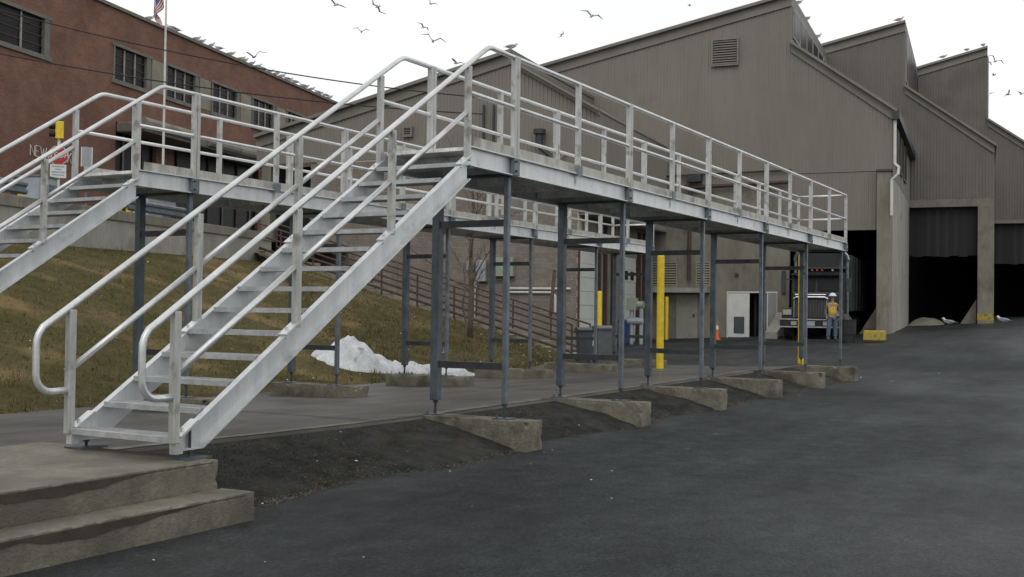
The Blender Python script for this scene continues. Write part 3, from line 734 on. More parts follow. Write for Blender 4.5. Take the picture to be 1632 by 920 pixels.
pk2, ev2, o2l, o2r, o2t = section(SET, (1443, 38), (1440, 140), (1585, 235), (1250, 93), (1440, 400), (1558, 400), (1500, 330), (1500, 317), None, z_cur, 'b')
z_cur3 = fs(1610, 421, 2*SET)[1]
pk3, ev3, o3l, o3r, o3t = section(2*SET, (1574, 78), (1574, 192), (1720, 285), (1420, 124), (1572, 400), (1700, 400), (1610, 356), (1610, 350), None, z_cur3, 'c')
q = fbox(o2r, ev2[0]-.0, SET-.25, SET+.4, -.5, o2t-.003); q.build('pillar', M['conc_wall'], wh, bevel=.02)
zy = fs(1570, 500, SET)[1]
q = fbox(o2r-.004, ev2[0]+.004, SET-.256, SET+.2, zy-.36, zy); q.build('pillar_base_paint', M['dull_yellow'], wh)
q = fbox(o3r, o3r+.8, 2*SET-.2, 2*SET+.4, -.5, o3t-.003); q.build('pillar', M['conc_wall'], wh)
# --- left section (nearer): siding above, split-face block below
v0 = fv(921, 440, sK0)[0]
pk0 = fs(818, 86, v0); dr0 = (pk0[0]+.02, fs(822, 101, v0)[1]); ev0 = fs(957, 179, v0); lf0 = fs(410, 222, v0)
sb0 = fs(700, 250, v0)[1]; sb1 = fs(850, 340, v0)[1]; s805 = fs(805, 300, v0)[0]; s505 = fs(505, 300, v0)[0]
siding('siding', v0, [(lf0[0], s805, const(sb0), lin(lf0, pk0)), (s805, pk0[0], const(sb1), lin(lf0, pk0)), (pk0[0], ev0[0], const(sb1), lin(dr0, ev0))], M['siding'], wh)
strip(v0, [lf0, pk0], .40, .05, 'fascia', M['fascia'], wh, .1); strip(v0, [dr0, ev0], .12, .12, 'fascia', M['fascia'], wh, .1)
roof_sheet(v0, 0, lf0, pk0, 'roof', wh); roof_sheet(v0, -.02, dr0, ev0, 'roof', wh, M['siding'], .08)
clerestory(v0+.02, -.02, pk0[0], dr0[1]+.02, pk0[1]-.05, 0)
siding('siding', 0, [(v0+.04, -.04, const(sb1), const(ev0[1]))], M['siding'], wh, side=ev0[0]-.04)
q = MB(); q.obox(bp(sK0, v0+.05, sb1-.1), ER*(ev0[0]-sK0), ED*(-v0-.1), (0, 0, .098)); q.build('soffit', M['fascia'], wh)
# block wall: mortar backing plus individual blocks
bw = fbox(s505, sK0, v0+.008, v0+.35, -.5, sb0-.01).build('block_wall', M['mortar'], wh)
BWd, BHt = .425, .2125
blk_me = []
for k in range(3):
    rr = random.Random(k); me_ = MB(); me_.box(0, BWd-.02, 0, .062, 0, BHt-.02)
    o = me_.build('block', M['cmu'] if k < 2 else M['cmu2']); blk_me.append(o.data); bpy.data.objects.remove(o)
rotm = Matrix((ER, ED, UP)).transposed().to_4x4()
s_hi = sK0-.02; rest = MB(); cnt = 0; rows = []
zlow = 1.0
zr = zlow; row = 0
cand = []; halves = []
while zr < sb0-.2:
    s = s505 + (BWd/2 if row % 2 else 0)
    if row % 2: halves.append((s505, zr, BWd/2))
    while s+BWd < s_hi:
        ok = not (s > s805-BWd and zr > sb1-.22)
        if ok: cand.append((s, zr))
        s += BWd
    if s_hi-s > .05 and not zr > sb1-.22: halves.append((s, zr, s_hi-s+.02))
    zr += BHt; row += 1
near_c = sorted(cand, key=lambda c: (abs(c[0]-(s_hi-3.2)) + .6*abs(c[1]-3)))
indiv = set(near_c[:290])
for (s, z) in cand:
    o_ = random.uniform(0, .012)
    if (s, z) in indiv:
        b_ = bpy.data.objects.new('block', random.choice(blk_me)); col.objects.link(b_)
        mt = rotm.copy(); mt.translation = bp(s, v0-.004-o_, z); b_.matrix_world = mt; b_.parent = bw
    else:
        rest.obox(bp(s, v0-.004-o_, z), ER*(BWd-.02), ED*.06, (0, 0, BHt-.02))
for s, z, wv in halves: rest.obox(bp(s, v0-.006, z), ER*(wv-.02), ED*.06, (0, 0, BHt-.02))
tag(rest.build('block_courses', M['cmu'], bw), kind='stuff')
q = fbox(s505-.02, sK0+.02, v0-.03, v0+.05, -.5, zlow-.01); q.build('plinth', M['conc_wall'], wh)
# left porch of the near section: pillars and dark recess
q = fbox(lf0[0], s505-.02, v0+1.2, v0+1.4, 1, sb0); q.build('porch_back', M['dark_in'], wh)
for x in (416, 494):
    s = fs(x, 300, v0)[0]; q = fbox(s, s+.45, v0+.05, v0+.5, 1, sb0-.002); q.build('porch_pillar', M['conc_wall'], wh)
# dock doors on the near section's right side wall (plane s = sK0)
q = MB(); q.obox(bp(sK0-.3, v0+.36, -.5), ER*.28, ED*(-v0-.4), (0, 0, sb1+.4)); q.build('side_wall', M['conc_wall'], wh)
for xa, xb, win in ((923, 949, 0), (990, 1013, 1)):
    va, za = fv(xa, 400, sK0); vb, _ = fv(xb, 400, sK0); zt = fv(xa, 397 if not win else 409, sK0)[1]
    dd = thing  # noqa
    fr = MB(); fr.obox(bp(sK0-.01, va-.12, -.3), ED*.118, ER*.06, (0, 0, zt+.3)); fr.obox(bp(sK0-.01, vb+.002, -.3), ED*.12, ER*.06, (0, 0, zt+.3))
    fr = fr.build('dock_door_frame', M['rust'], wh)
    npan = 7; hz = (zt-.1)/npan
    for k in range(npan):
        q = MB(); q.obox(bp(sK0-.01, va, .1+k*hz+.012), ED*(vb-va), ER*(.03+.012*(k % 2)), (0, 0, hz-.012)); q.build('door_panel', M['door_w'], fr)
    if win:
        for a in (.2, .6):
            q = MB(); q.obox(bp(sK0+.035, va+(vb-va)*a, .1+5*hz+.1), ED*(vb-va)*.22, ER*.012, (0, 0, hz*.7)); q.build('door_window', M['glass'], fr)
for xa in (952, 962, 974, 1016, 1024):
    va = fv(xa, 430, sK0)[0]; q = MB(); q.obox(bp(sK0+.002, va, -.3), ED*.16, ER*.12, (0, 0, sb1+.1)); q.build('steel_stile', M['rust'], wh)
# wall louvres with real slats
def louvre(xa, xb, ya, yb, v, ns, m):
    sa, zt = fs(xa, ya, v); sb_, zb_ = fs(xb, yb, v); zt = max(zt, zb_+.2)
    q = MB(); w2 = .07
    for a in ((sa-w2, sa, zb_-w2, zt+w2), (sb_, sb_+w2, zb_-w2, zt+w2), (sa, sb_, zt, zt+w2), (sa, sb_, zb_-w2, zb_)):
        q.obox(bp(a[0], v-.12, a[2]), ER*(a[1]-a[0]), ED*.11, (0, 0, a[3]-a[2]))
    l = q.build('louvre', m, wh)
    q = MB(); q.obox(bp(sa, v-.045, zb_), ER*(sb_-sa), ED*.01, (0, 0, zt-zb_)); q.build('louvre_back', M['dark_in'], l)
    for k in range(ns):
        z = zb_+(zt-zb_)*(k+.2)/ns; h = (zt-zb_)/ns
        q = MB(); q.prism([bp(sa+.002, v-.115, z), bp(sa+.002, v-.105, z-.01), bp(sa+.002, v-.048, z+h*.62), bp(sa+.002, v-.058, z+h*.67)], ER*(sb_-sa-.004)); q.build('slat', m, l)
louvre(1137, 1175, 66, 102, -.04, 10, M['fascia'])
louvre(1042, 1078, 420, 456, .02, 9, M['pier']); louvre(1112, 1131, 420, 456, .02, 9, M['pier'])
louvre(646, 656, 205, 216, v0-.04, 4, M['fascia'])
# ledge over the grey door, grey door, pipes
sa, zl = fs(1037, 463, 0); sb_, _ = fs(1132, 463, 0)
q = fbox(sa, sb_, -.7, .02, zl-.1, zl+.12); q.build('ledge', M['conc_lt'], wh)
sa, z2 = fs(1078, 470, 0); sb_ = fs(1112, 470, 0)[0]
q = fbox(sa, sb_, -.03, .02, .2, z2); gd = q.build('grey_door', M['grey_door'], wh)
q = fbox(sb_-.2, sb_-.12, -.08, -.031, 1.3, 1.42); q.build('handle', M['steel_dk'], gd)
def pipe(pts, r, m=M['rust'], name='pipe'):
    MB().tube(pts, r, 8).build(name, m, wh)
s_, z_ = fs(1101, 300, 0); zb_ = fs(1101, 447, 0)[1]; se, ze = fs(1262, 292, 0)
pipe([bp(s_, -.2, zb_), bp(s_, -.2, z_-.15), bp(s_+.15, -.2, z_), bp(se, -.2, z_+.12)], .085)
s3, z3 = fs(1085, 283, 0); pipe([bp(s3-4.5, -.15, z3), bp(se, -.15, z3+.15)], .045)
q = fbox(s_-.1, s_+.55, -.4, .0, z_+.25, z_+.6); q.build('wall_unit', M['steel_dk'], wh)
s_, z_ = fs(1174, 438, 0); MB().tube([bp(s_, .03, z_), bp(s_, -.06, z_)], .085, 12).build('alarm_bell', M['rust'], wh)
s_, z_ = fs(1249, 450, 0); q = fbox(s_-.08, s_+.08, -.06, .03, z_-.5, z_+.5); q.build('wall_panel', M['steel_dk'], wh)
# vent stack and stays on the near section
s_, z_ = fs(864, 236, v0); q = MB(); q.tube([bp(s_, v0-.3, z_), bp(s_, v0-.3, z_+.5)], .14, 10); q.tube([bp(s_, v0-.3, z_+.5), bp(s_, v0-.3, z_+.68)], .24, 10); q.tube([bp(s_, v0-.3, z_), bp(s_+.9, v0-.1, z_-.75)], .09, 8); q.build('vent_stack', M['steel_dk'], wh)
sa, za = fs(904, 243, v0); sb_, zb_ = fs(894, 258, v0)
pipe([bp(sa, v0-.1, za), bp(sb_, v0-.35, zb_)], .05, M['fascia'], 'stay')
for x in (773, 789):
    s_, z_ = fs(x, 168, v0); pipe([bp(s_, v0-.12, z_), bp(s_, v0-.12, sb0)], .05, M['steel_dk'], 'conduit')
# electrical boxes and white conduit on the block wall
def wbox(xa, xb, ya, yb, dep, m, name):
    sa, zt = fs(xa, ya, v0); sb_, zb_ = fs(xb, yb, v0); o = fbox(sa, sb_, v0-.03-dep, v0-.03, zb_, zt).build(name, m, wh, bevel=.012); return o
e1 = wbox(763, 778, 415, 449, .25, M['elec1'], 'electrical_cabinet'); e2 = wbox(789, 822, 411, 441, .3, M['elec2'], 'electrical_cabinet')
wbox(746, 750, 416, 431, .12, M['elec1'], 'meter_box'); wbox(752, 757, 416, 431, .14, M['elec2'], 'meter_box')
for ya, xa, xb in ((460, 806, 887), (466, 812, 882)):
    sa, z_ = fs(xa, ya, v0); sb_, _ = fs(xb, ya, v0); zd = fs(885, 500, v0)[1]
    pipe([bp(sa, v0-.1, z_), bp(sb_, v0-.1, z_), bp(sb_+.12, v0-.1, z_-.14), bp(sb_+.12, v0-.1, zd)] if ya > 462 else [bp(sa, v0-.1, z_), bp(sb_+.6, v0-.1, z_)], .045, M['pvc'], 'white_conduit')
s_, z_ = fs(760, 449, v0); pipe([bp(s_, v0-.1, z_), bp(s_, v0-.1, .8)], .04, M['pvc'], 'white_conduit')
# white double doors: one shut, one standing open
dm = (d_l*.55+d_r*.45); zt = d_t
fr = MB(); gb = .38
fr.obox(bp(d_l-.05, -.02, gb), ER*.05, ED*.2, (0, 0, zt-gb)); fr.obox(bp(d_r, -.02, gb), ER*.05, ED*.2, (0, 0, zt-gb)); fr.obox(bp(d_l-.05, -.02, zt), ER*(d_r-d_l+.1), ED*.2, (0, 0, .06))
fr = fr.build('door_frame', M['white'], wh)
q = fbox(d_l+.01, dm, -.01, .05, gb+.03, zt-.02); q.build('door_leaf', M['white'], fr)
q = fbox(d_l+.28, dm-.22, -.03, -.012, gb+.2, gb+.95); q.build('door_grille', M['bin'], fr)
q = MB(); q.obox(bp(d_r-.02, 0, gb+.03), (ER*-.25-ED*.95).normalized()*.95, ER*.05, (0, 0, zt-gb-.05)); q.build('door_leaf', M['white'], fr)
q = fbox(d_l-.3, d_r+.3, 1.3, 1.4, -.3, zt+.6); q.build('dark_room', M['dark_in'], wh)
# sloping loading plank beside the doors
a0, a1 = fs(1226, 540, -2.2), fs(1262, 505, -2.2)
pr_ = MB(); pr_.prism([bp(a0[0], -3.2, gz(*bp(a0[0], -3.2, 0)[:2])+.02), bp(a0[0], -3.2, gz(*bp(a0[0], -3.2, 0)[:2])+.3), bp(a0[0], -.1, 1.55), bp(a0[0], -.1, 1.25)], ER*.5)
tag(pr_.build('loading_ramp', M['conc_lt']), 'narrow pale sloping ramp between white doors and truck', 'ramp')

# ------------------------------------------------------------------ elevated walkways
DK, S, WD = 3.1, 3.048, 1.0
def make_walkway():
    root = thing('elevated_walkway', (-4.7, .5, .4), 'near aluminium access walkway on steel posts with long open stair', 'walkway', 'elevated aluminium walkways')
    L = 5*S
    XS = -.93
    # beams: outward-facing channels
    for sgn, y in ((-1, 0), (1, WD)):
        q = MB(); t, fl, h = .012, .06, .2
        y0 = y
        q.prism([(XS, y0, DK), (XS, y0+sgn*fl, DK), (XS, y0+sgn*fl, DK-t), (XS, y0+sgn*t, DK-t), (XS, y0+sgn*t, DK-h+t), (XS, y0+sgn*fl, DK-h+t), (XS, y0+sgn*fl, DK-h), (XS, y0, DK-h)], (L-XS+.06, 0, 0))
        q.build('beam', M['alu'], root)
        q = MB(); q.box(XS+.1, L+.05, y0+sgn*.028-.005, y0+sgn*.028+.005, DK+.003, DK+.105); q.build('toe_board', M['toe'], root)
    q = MB(); q.box(L+.062, L+.074, -.02, WD+.02, DK-.2, DK+.1); q.build('end_plate', M['alu'], root)
    # joists and deck panels (hollow planks)
    for k in range(22):
        x = XS+.35+k*(L-XS-.4)/21; q = MB(); q.box(x, x+.05, .013, WD-.013, DK-.17, DK-.042); q.build('joist', M['alu_brightened'], root)
    for k in range(-1, 5):
        xa, xb = (XS+.01, 0) if k < 0 else (k*S, (k+1)*S)
        q = MB()
        for j in range(5):
            ya = .014+j*(WD-.028)/5; q.box(xa+.003, xb-.003, ya+.002, ya+(WD-.028)/5-.004, DK-.04, DK-.004)
        q.build('deck_panel', M['alu_brightened'], root)
    # rail geometry
    HR, MR = DK+1.063, DK+.53
    sl = .645
    def stair_top(x): return DK-.085+sl*(x+.905)            # top edge of stringer
    pr_ = .0255
    for sgn, y in ((-1, -.035), (1, WD+.035)):
        bx, bz = -.575, HR                                     # bend at head of stair
        lowx = -4.985
        zl = HR+sl*(lowx-bx)
        pts = []
        # lower return: from foot post, round and up
        pz = DK-2.262
        pts += [(-4.76, y, pz), (-4.90, y, pz-.004)]
        for a in range(0, 7):
            t = R(-90-15*a); pts.append((-4.93+.13*math.cos(t), y, pz+.126+.13*math.sin(t)))
        zz = zl-.13
        pts += [(-5.062, y, zz-.04), (-5.058, y, zz+.02), (-5.04, y, zz+.07), (-5.005, y, zl-.012), (-4.93, y, zl+.035)]
        pts += [(bx-.10, y, HR-.066), (bx-.05, y, HR-.036), (bx, y, HR-.012), (bx+.06, y, HR)]
        pts += [(k*S*.5, y, HR) for k in range(0, 11)]
        q = MB(); q.tube(pts, pr_, 12); q.build('handrail', M['alu_pipe'], root, smooth=True)
        # mid rail on the platform
        q = MB(); q.tube([(-.955, y, MR), (L, y, MR)], pr_*.92, 10); q.build('mid_rail', M['alu_pipe'], root, smooth=True)
        # stair posts and mid rail segments
        sx = [-.962, -2.235, -3.50, -4.765]
        for k, x in enumerate(sx):
            zt = HR+sl*(x-bx)-.03; zbm = stair_top(x)-.01
            if k == 0: zt = HR+sl*(x-bx)-.02
            q = MB(); q.box(x-.03, x+.03, y-.028, y+.028, zbm-(.02 if k < 3 else .0), zt); q.build('stair_post', M['alu_post'], root, bevel=.006)
            q = MB(); d = Vector((1, 0, sl)).normalized(); xo = x-.15 if k < 3 else x+.035; o = Vector((xo, y+sgn*-.005-.04, stair_top(xo)+.004))
            q.obox(o, d*.2, (0, .08, 0), Vector((-d.z, 0, d.x))*.014); q.tube([o+d*.05+Vector((0, .04, -.05)), o+d*.05+Vector((0, .04, .04))], .012, 6); q.build('clip_plate', M['alu_pipe'], root)
            if k:
                xa, xb = x+.03, sx[k-1]-.03; off = .47
                q = MB(); q.tube([(xa, y, HR+sl*(xa-bx)-off), (xb, y, HR+sl*(xb-bx)-off)], pr_*.95, 10); q.build('stair_mid_rail', M['alu_pipe'], root, smooth=True)
        # platform posts
        for k in range(11):
            x = k*S*.5; dbl = k % 2 == 0
            if dbl and 0 < k < 10:
                for dx in (-.056, .004):
                    q = MB(); q.box(x+dx, x+dx+.052, y-.028, y+.028, DK+.0, HR+.012); q.build('post', M['alu_post'], root, bevel=.005)
            elif k == 0:
                for dx in (-.056, .004):
                    q = MB(); q.box(x+dx, x+dx+.052, y-.028, y+.028, DK+.0, HR+.012); q.build('post', M['alu_post'], root, bevel=.005)
            else:
                q = MB(); q.box(x-.032, x+.032, y-.028, y+.028, DK+.0, HR-.01); q.build('post', M['alu_post'], root, bevel=.005)
            if dbl:
                q = MB(); q.box(x-.075, x+.04, y-.04 if sgn < 0 else y-.008, y+.008 if sgn < 0 else y+.04, DK-.197, DK-.013); q.build('splice_plate', M['galv_lt'], root)
                for zz in (.05, .155):
                    q = MB(); q.tube([(x-.045, y+sgn*.04, DK-zz), (x-.045, y+sgn*.056, DK-zz)], .014, 6); q.build('bolt', M['steel_dk'], root)
            else:
                q = MB(); q.box(x-.06, x+.06, y+sgn*.03-.004, y+sgn*.03+.004, DK-.035, DK+.09); q.build('post_bracket', M['galv_lt'], root)
                q = MB(); q.box(x-.042, x+.008, -.0165 if sgn < 0 else WD+.0125, -.0125 if sgn < 0 else WD+.0165, DK-.145, DK-.045)
                lp = q.build('label_plate', M['lbl'], root)
                q = MB(); yl = -.0185 if sgn < 0 else WD+.0185
                q.box(x-.032, x-.004, yl-.001, yl+.001, DK-.115, DK-.075); q.build('label_mark', M['lbl_ink'], lp)
    # end rails across the far end
    for z in (HR, MR): q = MB(); q.tube([(L, -.035, z), (L, WD+.035, z)], pr_*.92, 10); q.build('end_rail', M['alu_pipe'], root, smooth=True)
    # stair stringers (outward channels), cut level at the foot
    xf = -4.70
    for sgn, y in ((-1, 0), (1, WD)):
        q = MB(); t, fl = .012, .058
        dv = .236                                               # vertical depth of the sloping channel
        def prof(z0f, z1f, ya, yb):
            q.prism([(xf, ya, z0f(xf)), (XS, ya, z0f(XS)), (XS, ya, z1f(XS)), (xf, ya, z1f(xf))], (0, yb-ya, 0))
        top = lambda x: stair_top(x); 
        x2 = -4.50; zf = top(x2)-dv
        q.prism([(xf, y, top(xf)-t), (XS, y, top(XS)-t), (XS, y, top(XS)-dv+t), (x2, y, zf+t), (x2-.001, y, zf), (xf, y, zf)], (0, sgn*t, 0))
        prof(lambda x: top(x), lambda x: top(x)-t, y, y+sgn*fl)
        q.prism([(x2, y, zf+t), (XS, y, top(XS)-dv+t), (XS, y, top(XS)-dv), (x2, y, zf)], (0, sgn*fl, 0))
        q.prism([(xf, y+sgn*(t+.001), zf+t), (x2-.002, y+sgn*(t+.001), zf+t), (x2-.002, y+sgn*(t+.001), zf), (xf, y+sgn*(t+.001), zf)], (0, sgn*(fl-t-.001), 0))
        q.build('stringer', M['alu'], root)
        q = MB(); q.box(xf-.07, xf, y+sgn*-.0, y+sgn*.058, DK-2.66, DK-2.545); q.build('stringer_foot', M['alu'], root)
        q = MB(); q.tube([(xf+.09, y+sgn*.03, DK-2.70), (xf+.09, y+sgn*.03, DK-2.50)], .012, 6); q.tube([(xf+.09, y+sgn*.03, DK-2.655), (xf+.09, y+sgn*.03, DK-2.635)], .026, 6); q.build('levelling_rod', M['steel_dk'], root)
        q = MB(); q.box(xf-.03, xf+.21, y+sgn*.03-.1, y+sgn*.03+.1, DK-2.702, DK-2.69); q.build('foot_plate', M['galv'], root)
    # treads: planks with a nosing bar and serrated top
    for k in range(14):
        x = -4.775+.2835*k; z = DK-2.545+.1818*k
        q = MB(); q.box(x, x+.03, .0125, WD-.0125, z-.04, z)
        q.box(x+.032, x+.26, .0125, WD-.0125, z-.034, z-.006)
        for j in range(7):
            xa = x+.04+j*.031; q.box(xa, xa+.012, .02, WD-.02, z-.0062, z-.001)
        q.build('tread', M['alu_tread'], root)
    # steel bents
    for k in range(6):
        x = k*S - (.0 if k < 5 else .06)
        zt = .47
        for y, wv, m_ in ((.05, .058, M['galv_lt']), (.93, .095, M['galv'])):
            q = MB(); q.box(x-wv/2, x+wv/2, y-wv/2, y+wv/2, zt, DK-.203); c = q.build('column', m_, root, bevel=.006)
            q = MB(); q.tube([(x, y, .318), (x, y, zt+.02)], .014, 8); q.tube([(x, y, zt-.03), (x, y, zt-.002)], .028, 6); q.build('levelling_rod', M['steel_dk'], c)
            q = MB(); q.box(x-.09, x+.09, y-.1, y+.1, .312, .324)
            for sx_ in (-.065, .065): q.tube([(x+sx_, y+.06, .324), (x+sx_, y+.06, .352)], .012, 6)
            q.build('base_plate', M['galv'], c)
        for z in (DK-.735, DK-2.27):
            q = MB(); q.box(x-.03, x-.022, .081, .88, z, z+.075); q.box(x-.0218, x+.045, .081, .88, z+.067, z+.075); q.build('cross_bar', M['steel_dk'], root)
        q = MB(); q.box(x-.05, x+.05, .013, WD-.013, DK-.202, DK-.172); q.build('cap_beam', M['galv'], root)
    return root
wk = make_walkway()
wk2 = copy_tree(wk); wk2.location.y += 4.658
wk2['label'] = 'far aluminium access walkway beside the grass bank, stair cut off by left edge'
# concrete ballast blocks under each bent
ords = ['nearest', 'second', 'third', 'fourth', 'fifth', 'farthest']
for row_, (ya, yb, nm, dz) in enumerate(((-.31, 1.12, 'near', 0.), (3.95+.3, 4.658+1.25, 'far', 0.))):
    for k in range(6):
        x = k*S+(.02 if k < 5 else -.04)
        q = MB(); j = random.uniform(-.02, .02)
        zt = .312
        q = rough_box(x-.168+j, x+.168+j, ya, yb, -.15, zt, .045, .005, .05, k*3.1+row_*20)
        o = q.build('ballast_block', M['conc'])
        tag(o, '%s concrete footing block under the posts of the %s walkway' % (ords[k], nm), 'concrete block', 'concrete footing blocks')

# concrete landing with step at the stair foot
ld = thing('concrete_landing', (-6, .3, 0), 'damp concrete landing with one step at the foot of the near stair', 'landing')
q = rough_box(-11, -4.535, -.235, 1.6, -.2, .398, .035, .0015, .03, 1); q.build('landing_slab', M['conc_top'], ld)
q = rough_box(-11, -4.50, -.545, -.239, -.2, .20, .035, .0015, .03, 7); q.build('step', M['conc_top'], ld)
# dark damp drips hanging from both nosings (stain with its own ragged shape)
stain = mat('damp_stain', (.036, .033, .019), .55, 0, .35, 4)
for y, zt, nm in ((-.2405, .384, 'a'), (-.5505, .186, 'b')):
    q = MB(); xs_ = [-9.5+.045*i for i in range(112)]
    dp = [max(.006, (.05+.05*mnoise.noise((x*1.4, 0, zt*9)) + .035*mnoise.noise((x*5, 1, zt)))*(1-sstep(-6.2, -4.6, x)*.92)) for x in xs_]
    for (x1, d1), (x2, d2) in zip(zip(xs_, dp), zip(xs_[1:], dp[1:])):
        if x2 > -4.56: break
        q.poly([(x1, y, zt-d1), (x2, y, zt-d2), (x2, y, zt), (x1, y, zt)])
    q.build('damp_stain', stain, ld)

# ------------------------------------------------------------------ snow pile
sn = MB(); N1, N2 = 70, 26
snA = on_z(512, 606, .12); snB = on_z(805, 597, .12)
for i in range(N1+1):
    for j in range(N2+1):
        u, v = i/N1, j/N2; p = snA.lerp(snB, u) + Vector((.15, .95, 0))*(v*2.1-.15)
        e = math.sin(math.pi*u)**.32*math.sin(math.pi*v)**.6
        hgt = .38 + .60*math.exp(-((u-.26)/.09)**2) + .22*math.exp(-((u-.84)/.07)**2) - .14*sstep(.5, .72, u)
        nzv = mnoise.fractal((p.x*1.6, p.y*1.6, 1), 1, 2, 5)
        sn.v.append((p.x+.1*nzv, p.y+.08*nzv, .05+e*hgt*(1+.42*nzv) + .07*e*mnoise.noise((p.x*5, p.y*5, 2)) + .035*e*mnoise.noise((p.x*14, p.y*14, 2)) - .16*(1-e)))
for i in range(N1):
    for j in range(N2):
        a = i*(N2+1)+j; sn.f.append((a, a+N2+1, a+N2+2, a+1)); sn.mi.append(0)
tag(sn.build('snow_pile', M['snow'], smooth=True), 'dirty white snow heap at the foot of the grass bank', 'snow pile')

# ------------------------------------------------------------------ public steps with brown rails
ps = thing('hillside_steps', tB, 'concrete hillside steps with rust brown pipe railings below the block wall', 'steps')
dirv = (tB-tA); dirh = Vector((dirv.x, dirv.y, 0)).normalized(); nrm = Vector((-dirh.y, dirh.x, 0))
NS = 19
for k in range(NS):
    p = tA.lerp(tB, k/NS); q = MB(); q.obox(p - nrm*.0 + Vector((0, 0, -.5)), dirh*(Vector((dirv.x, dirv.y)).length/NS+.02), nrm*1.5, (0, 0, .38)); q.build('step', M['rust'] if False else M['pier'], ps)
for side_ in (-.05, 1.55):
    for hgt in (.95, .55, .12):
        q = MB(); q.tube([tA+nrm*side_+Vector((0, 0, hgt)), tB+nrm*side_+Vector((0, 0, hgt))], .03 if hgt > .3 else .045, 8); q.build('rail', M['rust'], ps)
    for k in range(10):
        p = tA.lerp(tB, k/9)+nrm*side_; q = MB(); q.tube([p+Vector((0, 0, -.3)), p+Vector((0, 0, .95))], .03, 8); q.build('rail_post', M['rust'], ps)

# ------------------------------------------------------------------ bare sapling and stems
def bare_tree(name, base, h, r, label, seed, lean=0.0, nb=16):
    rn = random.Random(seed); t = thing(name, base, label, 'tree')
    pts = [base+Vector((lean*h*(k/8)**1.3+.05*math.sin(k*1.3+seed), .04*math.cos(k*1.7), h*k/8)) for k in range(9)]
    q = MB(); q.tube(pts, [r*(1-.85*k/8)+.006 for k in range(9)], 8); q.build('trunk', M['trunk'], t, smooth=True)
    q = MB()
    for b in range(nb):
        f = rn.uniform(.25, .95); k = f*8; i = min(int(k), 7); p = pts[i].lerp(pts[i+1], k-i)
        a = rn.uniform(0, 6.28); ln_ = h*(1-f)*.55+.35; d = Vector((math.cos(a), math.sin(a), rn.uniform(.5, 1.2))).normalized()
        bp_ = [p]; 
        for s_ in range(1, 5): bp_.append(p+d*ln_*s_/4+Vector((rn.uniform(-.05, .05), rn.uniform(-.05, .05), .06*s_*s_/4)))
        q.tube(bp_, [r*.32*(1-f*.6), r*.25*(1-f*.6), .012, .009, .005], 5, cap=False)
        for s_ in range(2, 5):
            for _ in range(2):
                d2 = (d+Vector((rn.uniform(-.9, .9), rn.uniform(-.9, .9), rn.uniform(-.2, .7)))).normalized(); e = bp_[s_]
                q.tube([e, e+d2*ln_*.18, e+d2*ln_*.32+Vector((0, 0, .04))], [.008, .006, .003], 4, cap=False)
    q.build('crown', M['trunk'], t)
    return t
tb_ = at(750, 520, 30.5); tb_.z = .55
bare_tree('bare_tree', tb_, 5.4, .085, 'leafless young tree in front of the block wall cabinets', 2)
tb2 = at(741, 515, 29.0); tb2.z = .5
bare_tree('bare_sapling', tb2, 2.2, .03, 'thin leafless sapling just left of the young tree', 5, -.04, 7)
tb3 = at(882, 505, 37.0)
o = MB(); o.tube([at(877, 508, 37), at(884, 430, 37)], .06, 6); tag(o.build('leaning_pole', M['trunk']), 'dark pole leaning before the block wall by the steps', 'pole')

# ------------------------------------------------------------------ yard objects
def pole(x, yb, yt, d, r, label):
    b = at(x, yb, d); tz = at(x, yt, d).z; b.z = gz(b.x, b.y)-.02
    o = MB(); o.tube([b, Vector((b.x, b.y, tz-.05)), Vector((b.x, b.y, tz))], [r, r, r*.6], 16)
    tag(o.build('yellow_post', M['yellow'], smooth=False), label, 'bollard', 'tall yellow guard posts')
pole(1051.5, 592, 405, 26.0, .085, 'tall yellow pipe post beyond the walkway, left of the louvre')
pole(1278, 586, 404, 28.5, .105, 'tall yellow pipe post hidden behind a walkway column near the truck')
pole(1062, 537, 473, 50.5, .085, 'shorter yellow bollard against the concrete wall by the grey door')
pole(955, 530, 464, 40.0, .085, 'yellow bollard behind the two wheeled bins')
def cart(xc, yb, d, wd, h, m, label, rz=0.2):
    b = at(xc, yb, d); b.z = gz(b.x, b.y)+.01
    t = thing('wheeled_bin', b, label, 'bin', 'wheeled rubbish bins')
    ex = Vector((math.sin(YAW+rz), -math.cos(YAW+rz), 0)); ey = Vector((math.cos(YAW+rz), math.sin(YAW+rz), 0))
    def P(x, y, z): return b+ex*x+ey*y+Vector((0, 0, z))
    q = MB(); lo, hi = wd*.40, wd*.5
    a = [P(-lo, -lo, .04), P(lo, -lo, .04), P(lo, lo, .04), P(-lo, lo, .04)]; c = [P(-hi, -hi, h*.9), P(hi, -hi, h*.9), P(hi, hi, h*.9), P(-hi, hi, h*.9)]
    q.poly(a[::-1]); q.poly(c)
    for k in range(4): q.poly([a[k], a[(k+1) % 4], c[(k+1) % 4], c[k]])
    q.build('body', m, t, bevel=.02)
    q = MB(); q.prism([P(-hi-.03, -hi-.04, h*.9+.002), P(-hi-.03, -hi-.04, h*.94), P(-hi-.03, 0, h), P(-hi-.03, hi+.05, h*.97), P(-hi-.03, hi+.05, h*.9+.002)], ex*(wd+.06)); q.build('lid', m, t)
    q = MB(); q.tube([P(-hi, hi+.1, h*.88), P(hi, hi+.1, h*.88)], .018, 8); q.build('handle', m, t)
    for s_ in (-1, 1):
        q = MB(); q.tube([P(s_*lo*1.02-.03, lo+.03, .1), P(s_*lo*1.02+.03, lo+.03, .1)], .1, 14); q.build('wheel', M['black'], t)
cart(931, 569, 32.6, .42, 1.0, M['bin'], 'dark grey wheeled bin behind its lighter neighbour')
